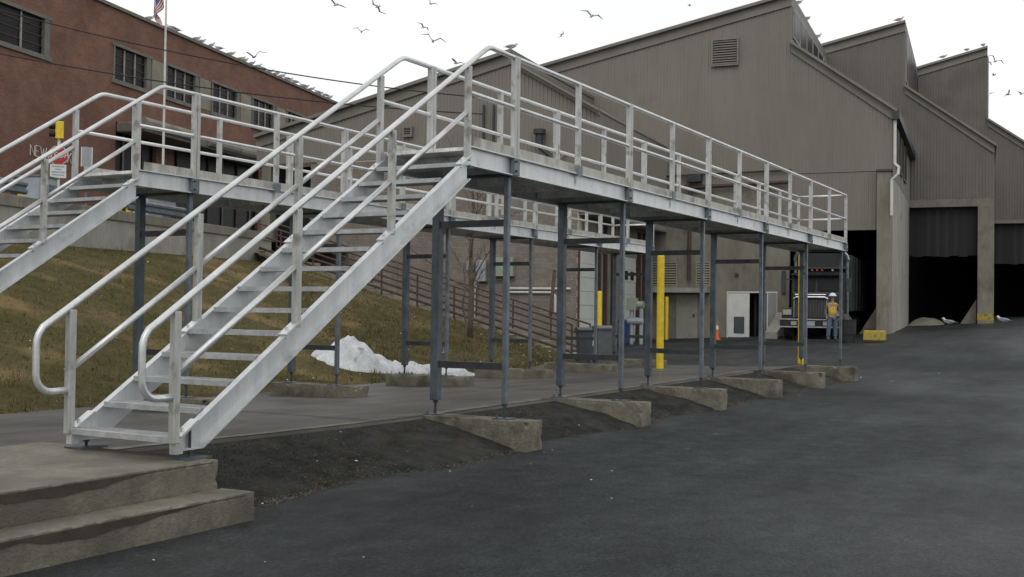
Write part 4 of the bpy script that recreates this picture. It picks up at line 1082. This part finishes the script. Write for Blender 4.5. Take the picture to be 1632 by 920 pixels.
cart(961, 572, 31.2, .46, 1.08, mat('bin_plastic_grey', (.095, .10, .108), .5, 0, .2, 4), 'lighter grey wheeled bin by the end of the far walkway')
cart(998, 537, 47, .5, 1.0, M['blue'], 'blue wheeled bin beside the second white dock door')
# gas meter set beside the blue bin
gm = at(1016, 535, 46); gm.z = gz(gm.x, gm.y)
t = thing('valve_assembly', gm, 'grey valve assembly of pipes beside the blue bin', 'pipework')
q = MB(); [q.tube([gm+ER*dx, gm+ER*dx+UP*1.75], .09, 8) for dx in (-.25, .15)]; q.build('riser', M['elec1'], t)
q = MB(); q.tube([gm+UP*.95-ER*.45, gm+UP*.95-ER*.4, gm+UP*.95+ER*.2, gm+UP*.95+ER*.25], [.1, .16, .16, .1], 14); q.build('meter_body', M['elec1'], t)
q = MB(); q.obox(gm+UP*1.4-ER*.45-ED*.15, ER*.42, ED*.3, UP*.5); q.tube([gm+UP*1.62-ER*.02, gm+UP*1.62+ER*.25], .16, 12); q.build('regulator', M['elec2'], t)
# traffic cone-like marker by the concrete wall
c = at(1142, 536, 48); c.z = gz(c.x, c.y)
t = thing('traffic_cone', c, 'orange traffic cone with white band left of the white doors', 'cone')
q = MB(); q.tube([c+UP*.04, c+UP*.45], [.17, .1], 12); q.build('cone', M['orange'], t)
q = MB(); q.tube([c+UP*.452, c+UP*.62], [.1, .07], 12); q.build('band', M['white'], t)
q = MB(); q.tube([c+UP*.622, c+UP*.75], [.068, .04], 12); q.build('tip', M['orange'], t)
q = MB(); q.obox(c-ER*.2-ED*.2, ER*.4, ED*.4, UP*.04); q.build('base', M['orange'], t)
# yellow kerb block by the pilaster, dark drum
yb_ = on_z(1393, 543, .56); q = MB(); q.obox(yb_-ER*.38, ER*.76, ED*.5, UP*.36)
tag(q.build('barrier_block', M['dull_yellow'], bevel=.03), 'low yellow painted concrete block at the foot of the pilaster', 'barrier')
dr_ = at(1352, 551, 41.0); dr_.z = gz(dr_.x, dr_.y)
t = thing('waste_drum', dr_, 'black waste drum standing right of the worker', 'drum')
q = MB(); q.tube([dr_, dr_+UP*.28, dr_+UP*.3, dr_+UP*.55, dr_+UP*.57, dr_+UP*.8], [.24, .25, .265, .265, .27, .27], 18); q.build('body', M['black'], t)
q = MB(); q.tube([dr_+UP*.801, dr_+UP*.84], .285, 18); q.build('rim', M['black'], t)
# rubble and dirt heaped inside the second opening
q = MB()
for i in range(13):
    for j in range(9):
        u, v = i/12, j/8; s_ = o2l+.2+1.9*u; d_ = SET-1.6+4*v; e = math.sin(math.pi*u)**.8*math.sin(math.pi*v)
        p = bp(s_, d_, 0); q.v.append((p.x, p.y, gz(p.x, p.y)-.05+.42*e*(1+.5*mnoise.noise((s_*2, d_*2, 0)))))
for i in range(12):
    for j in range(8): a = i*9+j; q.f.append((a, a+9, a+10, a+1)); q.mi.append(0)
tag(q.build('dirt_heap', M['conc_wall'], smooth=True), 'pale dirt heap against the wall at the second truck opening', 'dirt heap')
# sloped concrete buttresses
for s_, v_, nm in ((op_r-.9, .6, 'sloping concrete buttress inside the first truck opening'), (o2r-.95, SET+.5, 'sloping concrete buttress inside the second truck opening')):
    q = MB(); gb_ = gz(*bp(s_, v_, 0)[:2]); q.prism([bp(s_, v_, gb_-.2), bp(s_+.9, v_, gb_-.2), bp(s_+.9, v_, gb_+1.3)], ED*1.2)
    tag(q.build('buttress', M['conc_wall']), nm, 'buttress')

# ------------------------------------------------------------------ truck
TF = at(1291, 541, 44.5); TF.z = gz(TF.x, TF.y)
tr = thing('dump_truck', TF, 'dark conventional truck with chrome bumper and grille parked nose out', 'truck')
def tp(x, y, z): return TF + ER*x + ED*y + UP*z                        # x right, y back, z up
def tbox(name, x0, x1, y0, y1, z0, z1, m, parent=None, bevel=0):
    q = MB(); q.obox(tp(x0, y0, z0), ER*(x1-x0), ED*(y1-y0), UP*(z1-z0)); return q.build(name, m, parent or tr, bevel=bevel)
tbox('chassis', -.45, .45, .3, 9.2, .55, .85, M['truck'])
bmp = tbox('bumper', -1.17, 1.17, -.12, .1, .5, .82, M['grille'], bevel=.03)
for z0 in (.485, .79): tbox('bumper_trim', -1.18, 1.18, -.135, -.09, z0, z0+.045, M['chrome'], bmp)
for x in (-.62, .62): tbox('fog_lamp', x-.11, x+.11, -.15, -.11, .58, .73, M['lens'], bmp)
tbox('number_plate', -.15, .2, -.14, -.121, .56, .74, M['elec1'], bmp)
gl = MB(); gl.prism([tp(-.62, -.02, .88), tp(.62, -.02, .88), tp(.58, .08, 1.62), tp(-.58, .08, 1.62)], ED*.12); gl = gl.build('grille', M['grille'], tr)
for k in range(11): 
    x = -.55+.11*k; q = MB(); q.obox(tp(x-.012, -.028, .9), ER*.024, ED*.02, UP*.7+ED*.095); q.build('grille_bar', M['steel_dk'], gl)
for s_ in (-1, 1): q = MB(); q.obox(tp(s_*.63-.03, -.04, .88), ER*.04, ED*.08, UP*.74+ED*.1); q.build('grille_surround', M['galv_lt'], gl)
q = MB(); q.tube([tp(-.66, .05, 1.62), tp(-.55, .03, 1.69), tp(.55, .03, 1.69), tp(.66, .05, 1.62)], .05, 8); q.build('grille_crown', M['chrome'], gl)
q = MB(); q.tube([tp(-.6, .03, 1.79), tp(.6, .03, 1.79)], .035, 8); q.build('bug_deflector', M['chrome'], tr)
q = MB(); q.prism([tp(-.64, .12, .88), tp(.64, .12, .88), tp(.6, .12, 1.74), tp(-.6, .12, 1.74)], ED*1.6); q.build('hood', M['truck'], tr, bevel=.05)
for s_ in (-1, 1):
    q = MB(); q.prism([tp(s_*.66, .15, .72), tp(s_*1.16, .15, .72), tp(s_*1.14, .2, 1.2), tp(s_*.66, .2, 1.32)], ED*1.25); fd = q.build('fender', M['truck'], tr, bevel=.06)
    tbox('headlamp', s_*.92-.17, s_*.92+.17, .08, .16, .98, 1.2, M['lens'], fd); 
    q = MB(); q.tube([tp(s_*.78, .8, .5), tp(s_*1.1, .8, .5)], .5, 22); ty = q.build('tyre', M['black'], tr, bevel=.05)
    q = MB(); q.tube([tp(s_*1.101, .8, .5), tp(s_*1.13, .8, .5)], .27, 16); q.build('rim', M['chrome'], ty)
    for yy in (6.6, 8.0):
        q = MB(); q.tube([tp(s_*.6, yy, .5), tp(s_*1.15, yy, .5)], .5, 20); q.build('tyre', M['black'], tr, bevel=.04)
    q = MB(); q.tube([tp(s_*1.07, 3.3, .9), tp(s_*1.07, 3.3, 3.2), tp(s_*1.09, 3.27, 3.32)], .065, 10); stk = q.build('exhaust_stack', M['galv_lt'], tr)
    q = MB(); q.tube([tp(s_*1.09, 3.26, 3.33), tp(s_*1.04, 3.2, 3.5), tp(s_*.95, 3.14, 3.62)], .075, 10); q.build('stack_tip', M['chrome'], stk)
    q = MB(); q.tube([tp(s_*1.0, 1.75, 2.45), tp(s_*1.3, 1.6, 2.45)], .02, 6); q.build('mirror_arm', M['steel_dk'], tr)
    tbox('mirror', s_*1.3-.1, s_*1.3+.1, 1.56, 1.62, 1.95, 2.5, M['steel_dk'], tr)
    q = MB(); q.tube([tp(s_*.95, 2.4, .75), tp(s_*.95, 3.6, .75)], .3, 16); q.build('fuel_tank', M['chrome'], tr)
q = MB(); q.prism([tp(-1.02, 1.72, .95), tp(-1.02, 1.72, 1.85), tp(-1.02, 1.95, 2.72), tp(-1.02, 3.1, 2.78), tp(-1.02, 3.1, .95)], ER*2.04); q.build('cab', M['truck'], tr, bevel=.06)
for x0 in (-.9, .04):
    q = MB(); q.prism([tp(x0, 1.70, 1.98), tp(x0+.86, 1.70, 1.98), tp(x0+.86, 1.85, 2.55), tp(x0, 1.85, 2.55)], ED*.02); q.build('windshield_pane', M['glass'], tr)
tbox('roof_visor', -1.0, 1.0, 1.62, 1.95, 2.62, 2.7, M['truck'], tr)
for x in (-.62, -.2, 0, .2, .62):
    q = MB(); q.ell(tp(x, 1.9, 2.83), .06, .05, .045, 8, 5); q.build('marker_lamp', M['lamp_r'] if x < .5 else M['lens'], tr)
tbox('dump_body', -1.2, 1.2, 3.6, 10.2, 1.15, 3.55, M['truckbox'], tr, bevel=.06)
for k in range(5): tbox('body_rib', 1.2, 1.27, 4.2+1.3*k, 4.32+1.3*k, 1.2, 3.5, M['truckbox'], tr)
tbox('headboard', -1.05, 1.05, 3.45, 3.59, 2.9, 3.62, M['truckbox'], tr)
q = MB(); q.obox(tp(-1.05, 3.2, 2.95), ER*2.1, ED*.25, UP*.08); q.build('headboard_lip', M['steel_dk'], tr)

# ------------------------------------------------------------------ worker
def skin_mesh(name, verts, edges, radii, m, parent, sub=2, root=0):
    me = bpy.data.meshes.new(name); me.from_pydata([tuple(v) for v in verts], edges, []); o = bpy.data.objects.new(name, me); col.objects.link(o)
    sk = o.modifiers.new('skin', 'SKIN'); sk.use_smooth_shade = True
    for i, r in enumerate(radii):
        me.skin_vertices[0].data[i].radius = r if isinstance(r, tuple) else (r, r)
    me.skin_vertices[0].data[root].use_root = True
    sb = o.modifiers.new('sub', 'SUBSURF'); sb.levels = sub; sb.render_levels = sub
    me.materials.append(m)
    bpy.context.view_layer.update()
    me2 = bpy.data.meshes.new_from_object(o.evaluated_get(dg())); bpy.data.objects.remove(o)
    if not me2.materials: me2.materials.append(m)
    me2.polygons.foreach_set('use_smooth', [True]*len(me2.polygons))
    o = bpy.data.objects.new(name, me2); col.objects.link(o); attach(o, parent); return o
PB = at(1326, 545, 42.6); PB.z = gz(PB.x, PB.y)+.01
pr = thing('person', PB, 'worker in white hard hat, yellow vest and jeans standing beside the truck', 'person')
fx = Vector((math.sin(YAW), -math.cos(YAW), 0)); fy = Vector((math.cos(YAW), math.sin(YAW), 0))
def pp(x, y, z): return PB + fx*x + fy*y + UP*z
V_ = [pp(0, 0, .95), pp(0, .01, 1.15), pp(0, .0, 1.36), pp(0, -.01, 1.46), pp(0, -.02, 1.56), pp(0, -.03, 1.68),
      pp(-.1, 0, .88), pp(-.13, -.02, .48), pp(-.15, .02, .08), pp(-.15, -.13, .04),
      pp(.1, 0, .88), pp(.13, .03, .48), pp(.14, .06, .08), pp(.15, -.09, .04),
      pp(-.19, 0, 1.38), pp(-.25, .03, 1.12), pp(-.24, -.10, .90), pp(-.23, -.14, .82),
      pp(.19, 0, 1.38), pp(.26, .02, 1.12), pp(.20, -.14, .98), pp(.15, -.20, .95)]
E_ = [(0, 1), (1, 2), (2, 3), (3, 4), (4, 5), (0, 6), (6, 7), (7, 8), (8, 9), (0, 10), (10, 11), (11, 12), (12, 13), (2, 14), (14, 15), (15, 16), (16, 17), (2, 18), (18, 19), (19, 20), (20, 21)]
Rr = [(.15, .11), (.145, .10), (.16, .10), .055, .06, .085, .095, .07, .05, .04, .095, .07, .05, .04, .06, .045, .036, .03, .06, .045, .036, .03]
skin_mesh('body', V_, E_, Rr, M['skin'], pr)
skin_mesh('jeans', [pp(0, 0, .98), pp(-.1, 0, .88), pp(-.13, -.02, .48), pp(-.15, .02, .1), pp(.1, 0, .88), pp(.13, .03, .48), pp(.14, .06, .1)], [(0, 1), (1, 2), (2, 3), (0, 4), (4, 5), (5, 6)],
          [(.165, .125), .115, .088, .078, .115, .088, .078], M['jeans'], pr)
skin_mesh('vest', [pp(0, 0, .93), pp(0, .01, 1.15), pp(0, 0, 1.38), pp(0, 0, 1.44), pp(-.17, 0, 1.39), pp(.17, 0, 1.39)], [(0, 1), (1, 2), (2, 3), (2, 4), (2, 5)],
          [(.175, .135), (.168, .125), (.18, .125), .075, .072, .072], M['vest'], pr)
sl_ = mat('grey_sleeve', (.10, .11, .12), .9)
for s_, (a, b, c) in ((-1, (V_[14], V_[15], V_[16])), (1, (V_[18], V_[19], V_[20]))):
    skin_mesh('sleeve', [a, b, c], [(0, 1), (1, 2)], [.066, .053, .046], sl_, pr)
q = MB()
for sgn in (-1, 1): q.prism([pp(sgn*.145-.05, -.21, 0), pp(sgn*.145+.05, -.21, 0), pp(sgn*.145+.05, .1, 0), pp(sgn*.145-.05, .1, 0)], UP*.09)
q.build('boots', M['black'], pr, bevel=.02)
q = MB()
for k in range(5):
    a = k/4*math.pi/2; rr = .135*math.cos(a); zz = 1.70+.125*math.sin(a)
    q.v += [tuple(pp(rr*math.cos(t*math.pi/8), -.03+rr*1.15*math.sin(t*math.pi/8), zz)) for t in range(16)]
for k in range(4):
    for t in range(16): q.f.append((k*16+t, k*16+(t+1) % 16, (k+1)*16+(t+1) % 16, (k+1)*16+t)); q.mi.append(0)
q.tube([pp(0, -.05, 1.695), pp(0, -.05, 1.71)], .165, 16)
q.build('hard_hat', M['white'], pr, smooth=True)
q = MB(); q.ell(pp(0, -.115, 1.62), .016, .02, .022, 6, 5); q.build('nose', M['skin'], pr)

# ------------------------------------------------------------------ street furniture on the left
SP = at(92, 300, 40.0); sb = Vector((SP.x, SP.y, WTOP-.22)); tov = (CAM-SP); tov.z = 0; tov.normalize(); rgt = Vector((-tov.y, tov.x, 0))
if rgt.dot(_r) < 0: rgt = -rgt
sg = thing('stop_sign', sb, 'red octagonal stop sign with a white notice on the same post', 'sign')
zs, zn = at(92, 248, 40).z, at(92, 273, 40).z
q = MB(); q.tube([sb, Vector((sb.x, sb.y, zs+.5))], .035, 8); q.build('post', M['white'], sg)
oc = [Vector((sb.x, sb.y, zs)) + tov*.05 + rgt*.36*math.cos(R(22.5+45*k)) + UP*.36*math.sin(R(22.5+45*k)) for k in range(8)]
q = MB(); q.prism(oc, tov*-.01); pn = q.build('octagon_border', M['white'], sg)
q = MB(); q.prism([Vector((sb.x, sb.y, zs)) + tov*.058 + (p-Vector((sb.x, sb.y, zs))-tov*.05)*.93 for p in oc], tov*-.006); q.build('octagon', M['red'], sg)
text_mesh('STOP', .27, .004, M['white'], frame(Vector((sb.x, sb.y, zs))+tov*.063, rgt, UP, tov), 'lettering', sg)
q = MB(); q.obox(Vector((sb.x, sb.y, zn-.24))+tov*.05-rgt*.27, rgt*.54, tov*-.01, UP*.48); nb_ = q.build('notice', M['white'], sg)
for k, wv in enumerate((.42, .2, .44, .4)):
    q = MB(); q.obox(Vector((sb.x, sb.y, zn+.14-.1*k))+tov*.053-rgt*wv/2, rgt*wv, tov*-.003, UP*.045); q.build('print', M['elec1'], sg)
# two-lens traffic signal
TS = at(94, 232, 43.0); tb = Vector((TS.x, TS.y, WTOP-.22))
ts = thing('traffic_signal', tb, 'yellow traffic signal head facing left beside the brick wall', 'traffic signal')
zt, zb_ = at(94, 194, 43).z, at(94, 222, 43).z
q = MB(); q.tube([tb, Vector((tb.x, tb.y, zb_))], .06, 10); q.build('pole', M['white'], ts)
hd = thing  # noqa
left = -rgt
q = MB(); c = Vector((tb.x, tb.y, zb_)); q.obox(c-rgt*.14-tov*.15, rgt*.3, tov*.3, UP*(zt-zb_)); q.build('housing', M['yellow'], ts, bevel=.03)
for k in range(2):
    zc_ = zb_+(zt-zb_)*(.28+.44*k); q = MB(); q.tube([c*1+UP*(zc_-zb_)-rgt*.141+tov*.05, c+UP*(zc_-zb_)-rgt*.36+tov*.05], .12, 14, cap=False); q.build('visor', M['black'], ts)
    q = MB(); q.tube([c+UP*(zc_-zb_)-rgt*.142+tov*.05, c+UP*(zc_-zb_)-rgt*.16+tov*.05], .1, 14); q.build('lens', M['glass'], ts)
# grey sign panel on a post
GS = at(138, 262, 41); gb2 = Vector((GS.x, GS.y, WTOP-.22)); t = thing('street_sign', gb2, 'grey blank sign panel on a post left of the shrubs', 'sign')
za, zb2 = at(138, 235, 41).z, at(138, 266, 41).z
q = MB(); q.tube([gb2, Vector((gb2.x, gb2.y, za+.05))], .04, 8); q.build('post', M['galv_lt'], t)
q = MB(); q.obox(Vector((gb2.x, gb2.y, zb2))-rgt*.16+tov*.05, rgt*.32, tov*.02, UP*(za-zb2)); q.build('panel', M['elec1'], t)
for s_ in (-1, 1): q = MB(); q.obox(Vector((gb2.x, gb2.y, zb2))+rgt*(s_*.18-.018)+tov*.045, rgt*.036, tov*.03, UP*(za-zb2)); q.build('panel_edge', M['white'], t)
# rounded shrubs by the entrance
def shrub(x, y, d, r, h, label, seed):
    b = at(x, y, d); b.z = WTOP-.25; t = thing('round_shrub', b, label, 'shrub', 'rounded shrubs by the brick entrance'); rn = random.Random(seed); q = MB()
    for k in range(2600):
        th, ph = rn.uniform(0, 6.283), math.acos(rn.uniform(-.2, 1)); rr = rn.uniform(.72, 1.05)*(1+.12*math.sin(3*th+seed)+.1*math.sin(5*ph))
        p = b+Vector((r*rr*math.sin(ph)*math.cos(th), r*rr*math.sin(ph)*math.sin(th), h*(.12+.86*rr*max(0, math.cos(ph)))))
        a = Vector((rn.gauss(0, 1), rn.gauss(0, 1), rn.gauss(0, 1))).normalized()*.055; c2 = a.cross(Vector((rn.gauss(0, 1), rn.gauss(0, 1), rn.gauss(0, 1)))).normalized()*.03
        q.cur = rn.randint(0, 1); q.poly([p-a, p+c2, p+a, p-c2])
    q.build('crown', [M['shrub'], mat('evergreen_shrub_dark', (.07, .072, .02), .8)], t)
    q = MB(); q.tube([b, b+UP*h*.6], [.06, .03], 6); q.build('trunk', M['trunk'], t)
shrub(190, 282, 44, .82, 1.75, 'large olive green rounded shrub left of the brick entrance', 1)
shrub(238, 262, 47, .5, 1.6, 'small olive shrub just right of the large one', 2)
shrub(273, 268, 46, .45, 1.35, 'small low olive shrub beside the flagpole foot', 3)
# flagpole and flag
FB = at(260, 255, 45); FB.z = WTOP-.25; fpz = at(266, -70, 45)
fp = thing('flagpole', FB, 'slender white flagpole in front of the brick building', 'flagpole')
q = MB(); q.tube([FB, FB+UP*(fpz.z-FB.z)], [.06, .035], 10); q.build('pole', M['pvc'], fp)
q = MB(); q.ell(FB+UP*(fpz.z-FB.z+.06), .08, .08, .08); q.build('finial', M['gull_b'], fp)
FT = at(266, -30, 45).z; fl = MB(); NF, NG = 26, 22
def flagp(a, b):     # a along the fly, b down the hoist; the fly droops steeply
    hz = .19*math.sin(a*2.6) + .05*math.sin(9*a+3*b); ln_ = 1.55*a
    return Vector((FB.x, FB.y, FT)) + UP*(-1.0*b*(1-.55*a) - ln_*.93) - rgt*(.06 + hz + .26*math.sin(math.pi*min(1, a*.95))*(1-b*.5)) + tov*(.09*math.sin(11*a+4*b))
for i in range(NF+1):
    for j in range(NG+5): pass
NG = 26
for i in range(NF+1):
    for j in range(NG+1): fl.v.append(tuple(flagp(i/NF, j/NG)))
for i in range(NF):
    for j in range(NG):
        k = i*(NG+1)+j; fl.f.append((k, k+1, k+NG+2, k+NG+1))
        st_ = int(j/2); fl.mi.append(2 if (i < NF*.4 and j < 14) else (0 if st_ % 2 == 0 else 1))
for i in range(9):
    for j in range(5):
        if (i+j) % 2: continue
        p = flagp(.03+.04*i, .06+.1*j); fl.cur = 1; e = rgt*.016; fl.poly([p-e+tov*.015, p+UP*.02+tov*.015, p+e+tov*.015, p-UP*.02+tov*.015])
tag(fl.build('flag', [M['flag_r'], M['flag_w'], M['flag_b']], smooth=True), 'striped red white and blue flag hanging limp from the pole', 'flag')
# overhead cables (sagging)
def cable(pa, pb, sag, label, r=.022):
    q = MB(); pts = [pa.lerp(pb, k/24) - UP*sag*4*(k/24)*(1-k/24) for k in range(25)]; q.tube(pts, r, 6)
    tag(q.build('overhead_cable', M['wire']), label, 'cable', 'overhead cables')
cable(at(-60, 0, 38), at(800, 158, 41.5), .5, 'upper black overhead cable crossing the brick wall and sky')
cable(at(-60, 74, 37), at(770, 182, 41.5), .35, 'lower black overhead cable crossing the brick wall')

# ------------------------------------------------------------------ gulls
def perched_mesh():
    q = MB(); q.cur = 0
    q.ell((0, 0, .16), .19, .075, .075, 10, 7, Matrix.Rotation(R(-14), 3, 'Y')); q.ell((.17, 0, .27), .052, .045, .048, 8, 6)
    q.tube([(.11, 0, .2), (.16, 0, .25)], [.055, .042], 8)
    q.cur = 1
    for s_ in (-1, 1): q.ell((-.06, s_*.055, .175), .2, .03, .055, 8, 6, Matrix.Rotation(R(-10), 3, 'Y'))
    q.prism([(-.16, -.035, .15), (-.34, -.03, .115), (-.34, .03, .115), (-.16, .035, .15)], (0, 0, .015))
    q.cur = 2; q.tube([(.21, 0, .268), (.265, 0, .255)], [.014, .004], 5)
    for s_ in (-.025, .025): q.tube([(0, s_, 0), (0, s_, .1)], .007, 5)
    return q
def flying_mesh(bend, dih):
    q = MB(); q.cur = 0; q.ell((0, 0, 0), .2, .065, .06, 10, 6); q.ell((.2, 0, .02), .05, .042, .045, 8, 5)
    q.prism([(-.15, -.03, 0), (-.3, -.06, 0), (-.3, .06, 0), (-.15, .03, 0)], (0, 0, .012))
    for s_ in (-1, 1):
        q.cur = 1
        a = Vector((.09, s_*.04, .02)); b = Vector((.13, s_*.32, .02+.3*math.sin(dih))); c = Vector((-.02+bend, s_*.68, .02+.3*math.sin(dih)-.12*math.sin(dih+bend)))
        a2, b2 = a+Vector((-.17, 0, -.005)), b+Vector((-.17, 0, -.005))
        for P1, P2, P3, P4 in ((a, b, b2, a2),):
            q.prism([P1, P2, P3, P4], (0, 0, .012))
        q.prism([b, c, c+Vector((-.04, 0, 0)), b2], (0, 0, .01))
    q.cur = 2; q.tube([(.24, 0, .02), (.29, 0, .01)], [.012, .004], 5)
    return q
gm_ = [M['gull_w'], M['gull_g'], M['gull_b']]
proto_p = perched_mesh().build('gull', gm_, smooth=True)
proto_f = [flying_mesh(b, d).build('gull', gm_) for b, d in ((-.12, .5), (-.2, -.45), (-.05, .95))]
rg = random.Random(11)
def gull(p, me, label, group, rz, tilt=0, sc=1.0):
    o = bpy.data.objects.new('gull', me); col.objects.link(o)
    o.matrix_world = Matrix.Translation(p) @ Matrix.Rotation(rz, 4, 'Z') @ Matrix.Rotation(tilt, 4, 'X') @ Matrix.Scale(sc, 4)
    tag(o, label, 'gull', group)
roofx = [242, 276, 283, 315, 325.7, 339, 350, 371, 387.5, 394, 404, 415, 421, 434.5, 442, 451, 458, 465.5, 471, 484, 491, 498, 507, 513.5, 519, 527.5]
NTH = ['first', 'second', 'third', 'fourth', 'fifth', 'sixth', 'seventh', 'eighth', 'ninth', 'tenth', 'eleventh', 'twelfth', 'thirteenth', 'fourteenth', 'fifteenth', 'sixteenth', 'seventeenth', 'eighteenth', 'nineteenth', 'twentieth', 'twenty-first', 'twenty-second', 'twenty-third', 'twenty-fourth', 'twenty-fifth', 'twenty-sixth']
for k, x in enumerate(roofx):
    yl = 1+.434*(x-153); t, _ = rt(x, yl)
    gull(rp(t, .05+rg.uniform(0, .15), ROOFZ+.162), proto_p.data, '%s perched gull from the left along the brick roof edge' % NTH[k], 'gulls perched on the brick roof', -YAW*0+R(-60)+rg.uniform(-.5, .5)+(math.pi if rg.random() < .25 else 0), sc=rg.uniform(1.0, 1.2))
for x, y, v, dd, lb in ((820, 85, v0, pk0, 'gull perched on the peak of the near warehouse gable'),):
    gull(bp(pk0[0]-.1, v0+.1, pk0[1]+.16), proto_p.data, lb, 'gulls perched on the warehouse', R(-50), sc=1.0)
for s_, v_, z_, lb in ((pk[0]-.05, 2.2, pk[1], 'nearest gull on the tall clerestory ridge'), (pk[0]-.05, 5.2, pk[1], 'middle gull on the tall clerestory ridge'), (pk[0]-.05, 9.0, pk[1], 'farthest gull on the tall clerestory ridge'),
                       (pk2[0]-.3, SET, pk2[1]-.06, 'gull perched at the peak of the second sawtooth'), (pk3[0]-.25, 2*SET, pk3[1]-.05, 'gull at the tip of the third sawtooth'),
                       (pk3[0]-1.2, 2*SET, pk3[1]-.28, 'gull on the third sawtooth left of its tip'), (pk3[0]-2.6, 2*SET, pk3[1]-.62, 'gull lowest on the third sawtooth slope')):
    gull(bp(s_, v_, z_+.16), proto_p.data, lb, 'gulls perched on the warehouse', R(-60)+rg.uniform(-.8, .8), sc=1.0)
for x, y, lb in ((1511, 519, 'white gull standing on the ground before the second opening'), (1598, 519, 'white gull standing on the ground near the painted pillar')):
    d_ = 56.0; p = at(x, y, d_); p.z = gz(p.x, p.y)+.02; gull(p, proto_p.data, lb, 'gulls standing on the ground', R(100), sc=1.3)
sky_g = [(535, 8, 60, 0), (602, 11, 62, 1), (576, 51, 60, 2), (686, 6, 60, 2), (675, 44, 80, 0), (690, 66, 55, 2), (648, 93, 95, 1), (728, 101, 60, 0), (943, 26, 58, 0), (895, 55, 95, 1), (1099, 8, 95, 1),
         (405, 91, 55, 2), (1586, 98, 62, 2), (1577, 99, 85, 1), (1584, 120, 85, 0), (1579, 149, 85, 1), (1607, 151, 70, 2), (1628, 150, 85, 0)]
sky_l = ['leftmost flying gull near the top edge', 'flying gull with lowered wings near the top, left of centre', 'flying gull banking steeply below the top-left pair', 'flying gull at the top edge above the stair head', 'small distant gull above the stair head', 'larger banking gull left of the walkway peak', 'tiny gull just above the far handrail bend', 'gull gliding behind the near stair handrail', 'large gliding gull with wide wings over the near gable', 'small gull flying below the wide-winged glider', 'tiny gull high above the main warehouse slope',
         'gull landing with raised wing over the brick roof', 'gull with raised wings right of the third sawtooth', 'small gull touching the tip of the third sawtooth', 'gull gliding right of the third sawtooth wall', 'small gull close to the third sawtooth wall, lower', 'gull diving in the right-hand sky', 'gull cut by the right edge of the sky']
for (x, y, d_, k), lb in zip(sky_g, sky_l):
    gull(at(x, y, d_), proto_f[k].data, lb, 'gulls in flight', rg.uniform(0, 6.28), rg.uniform(-.7, .7), rg.uniform(.68, .88) if d_ > 58 else .95)
for o in [proto_p]+proto_f: bpy.data.objects.remove(o)
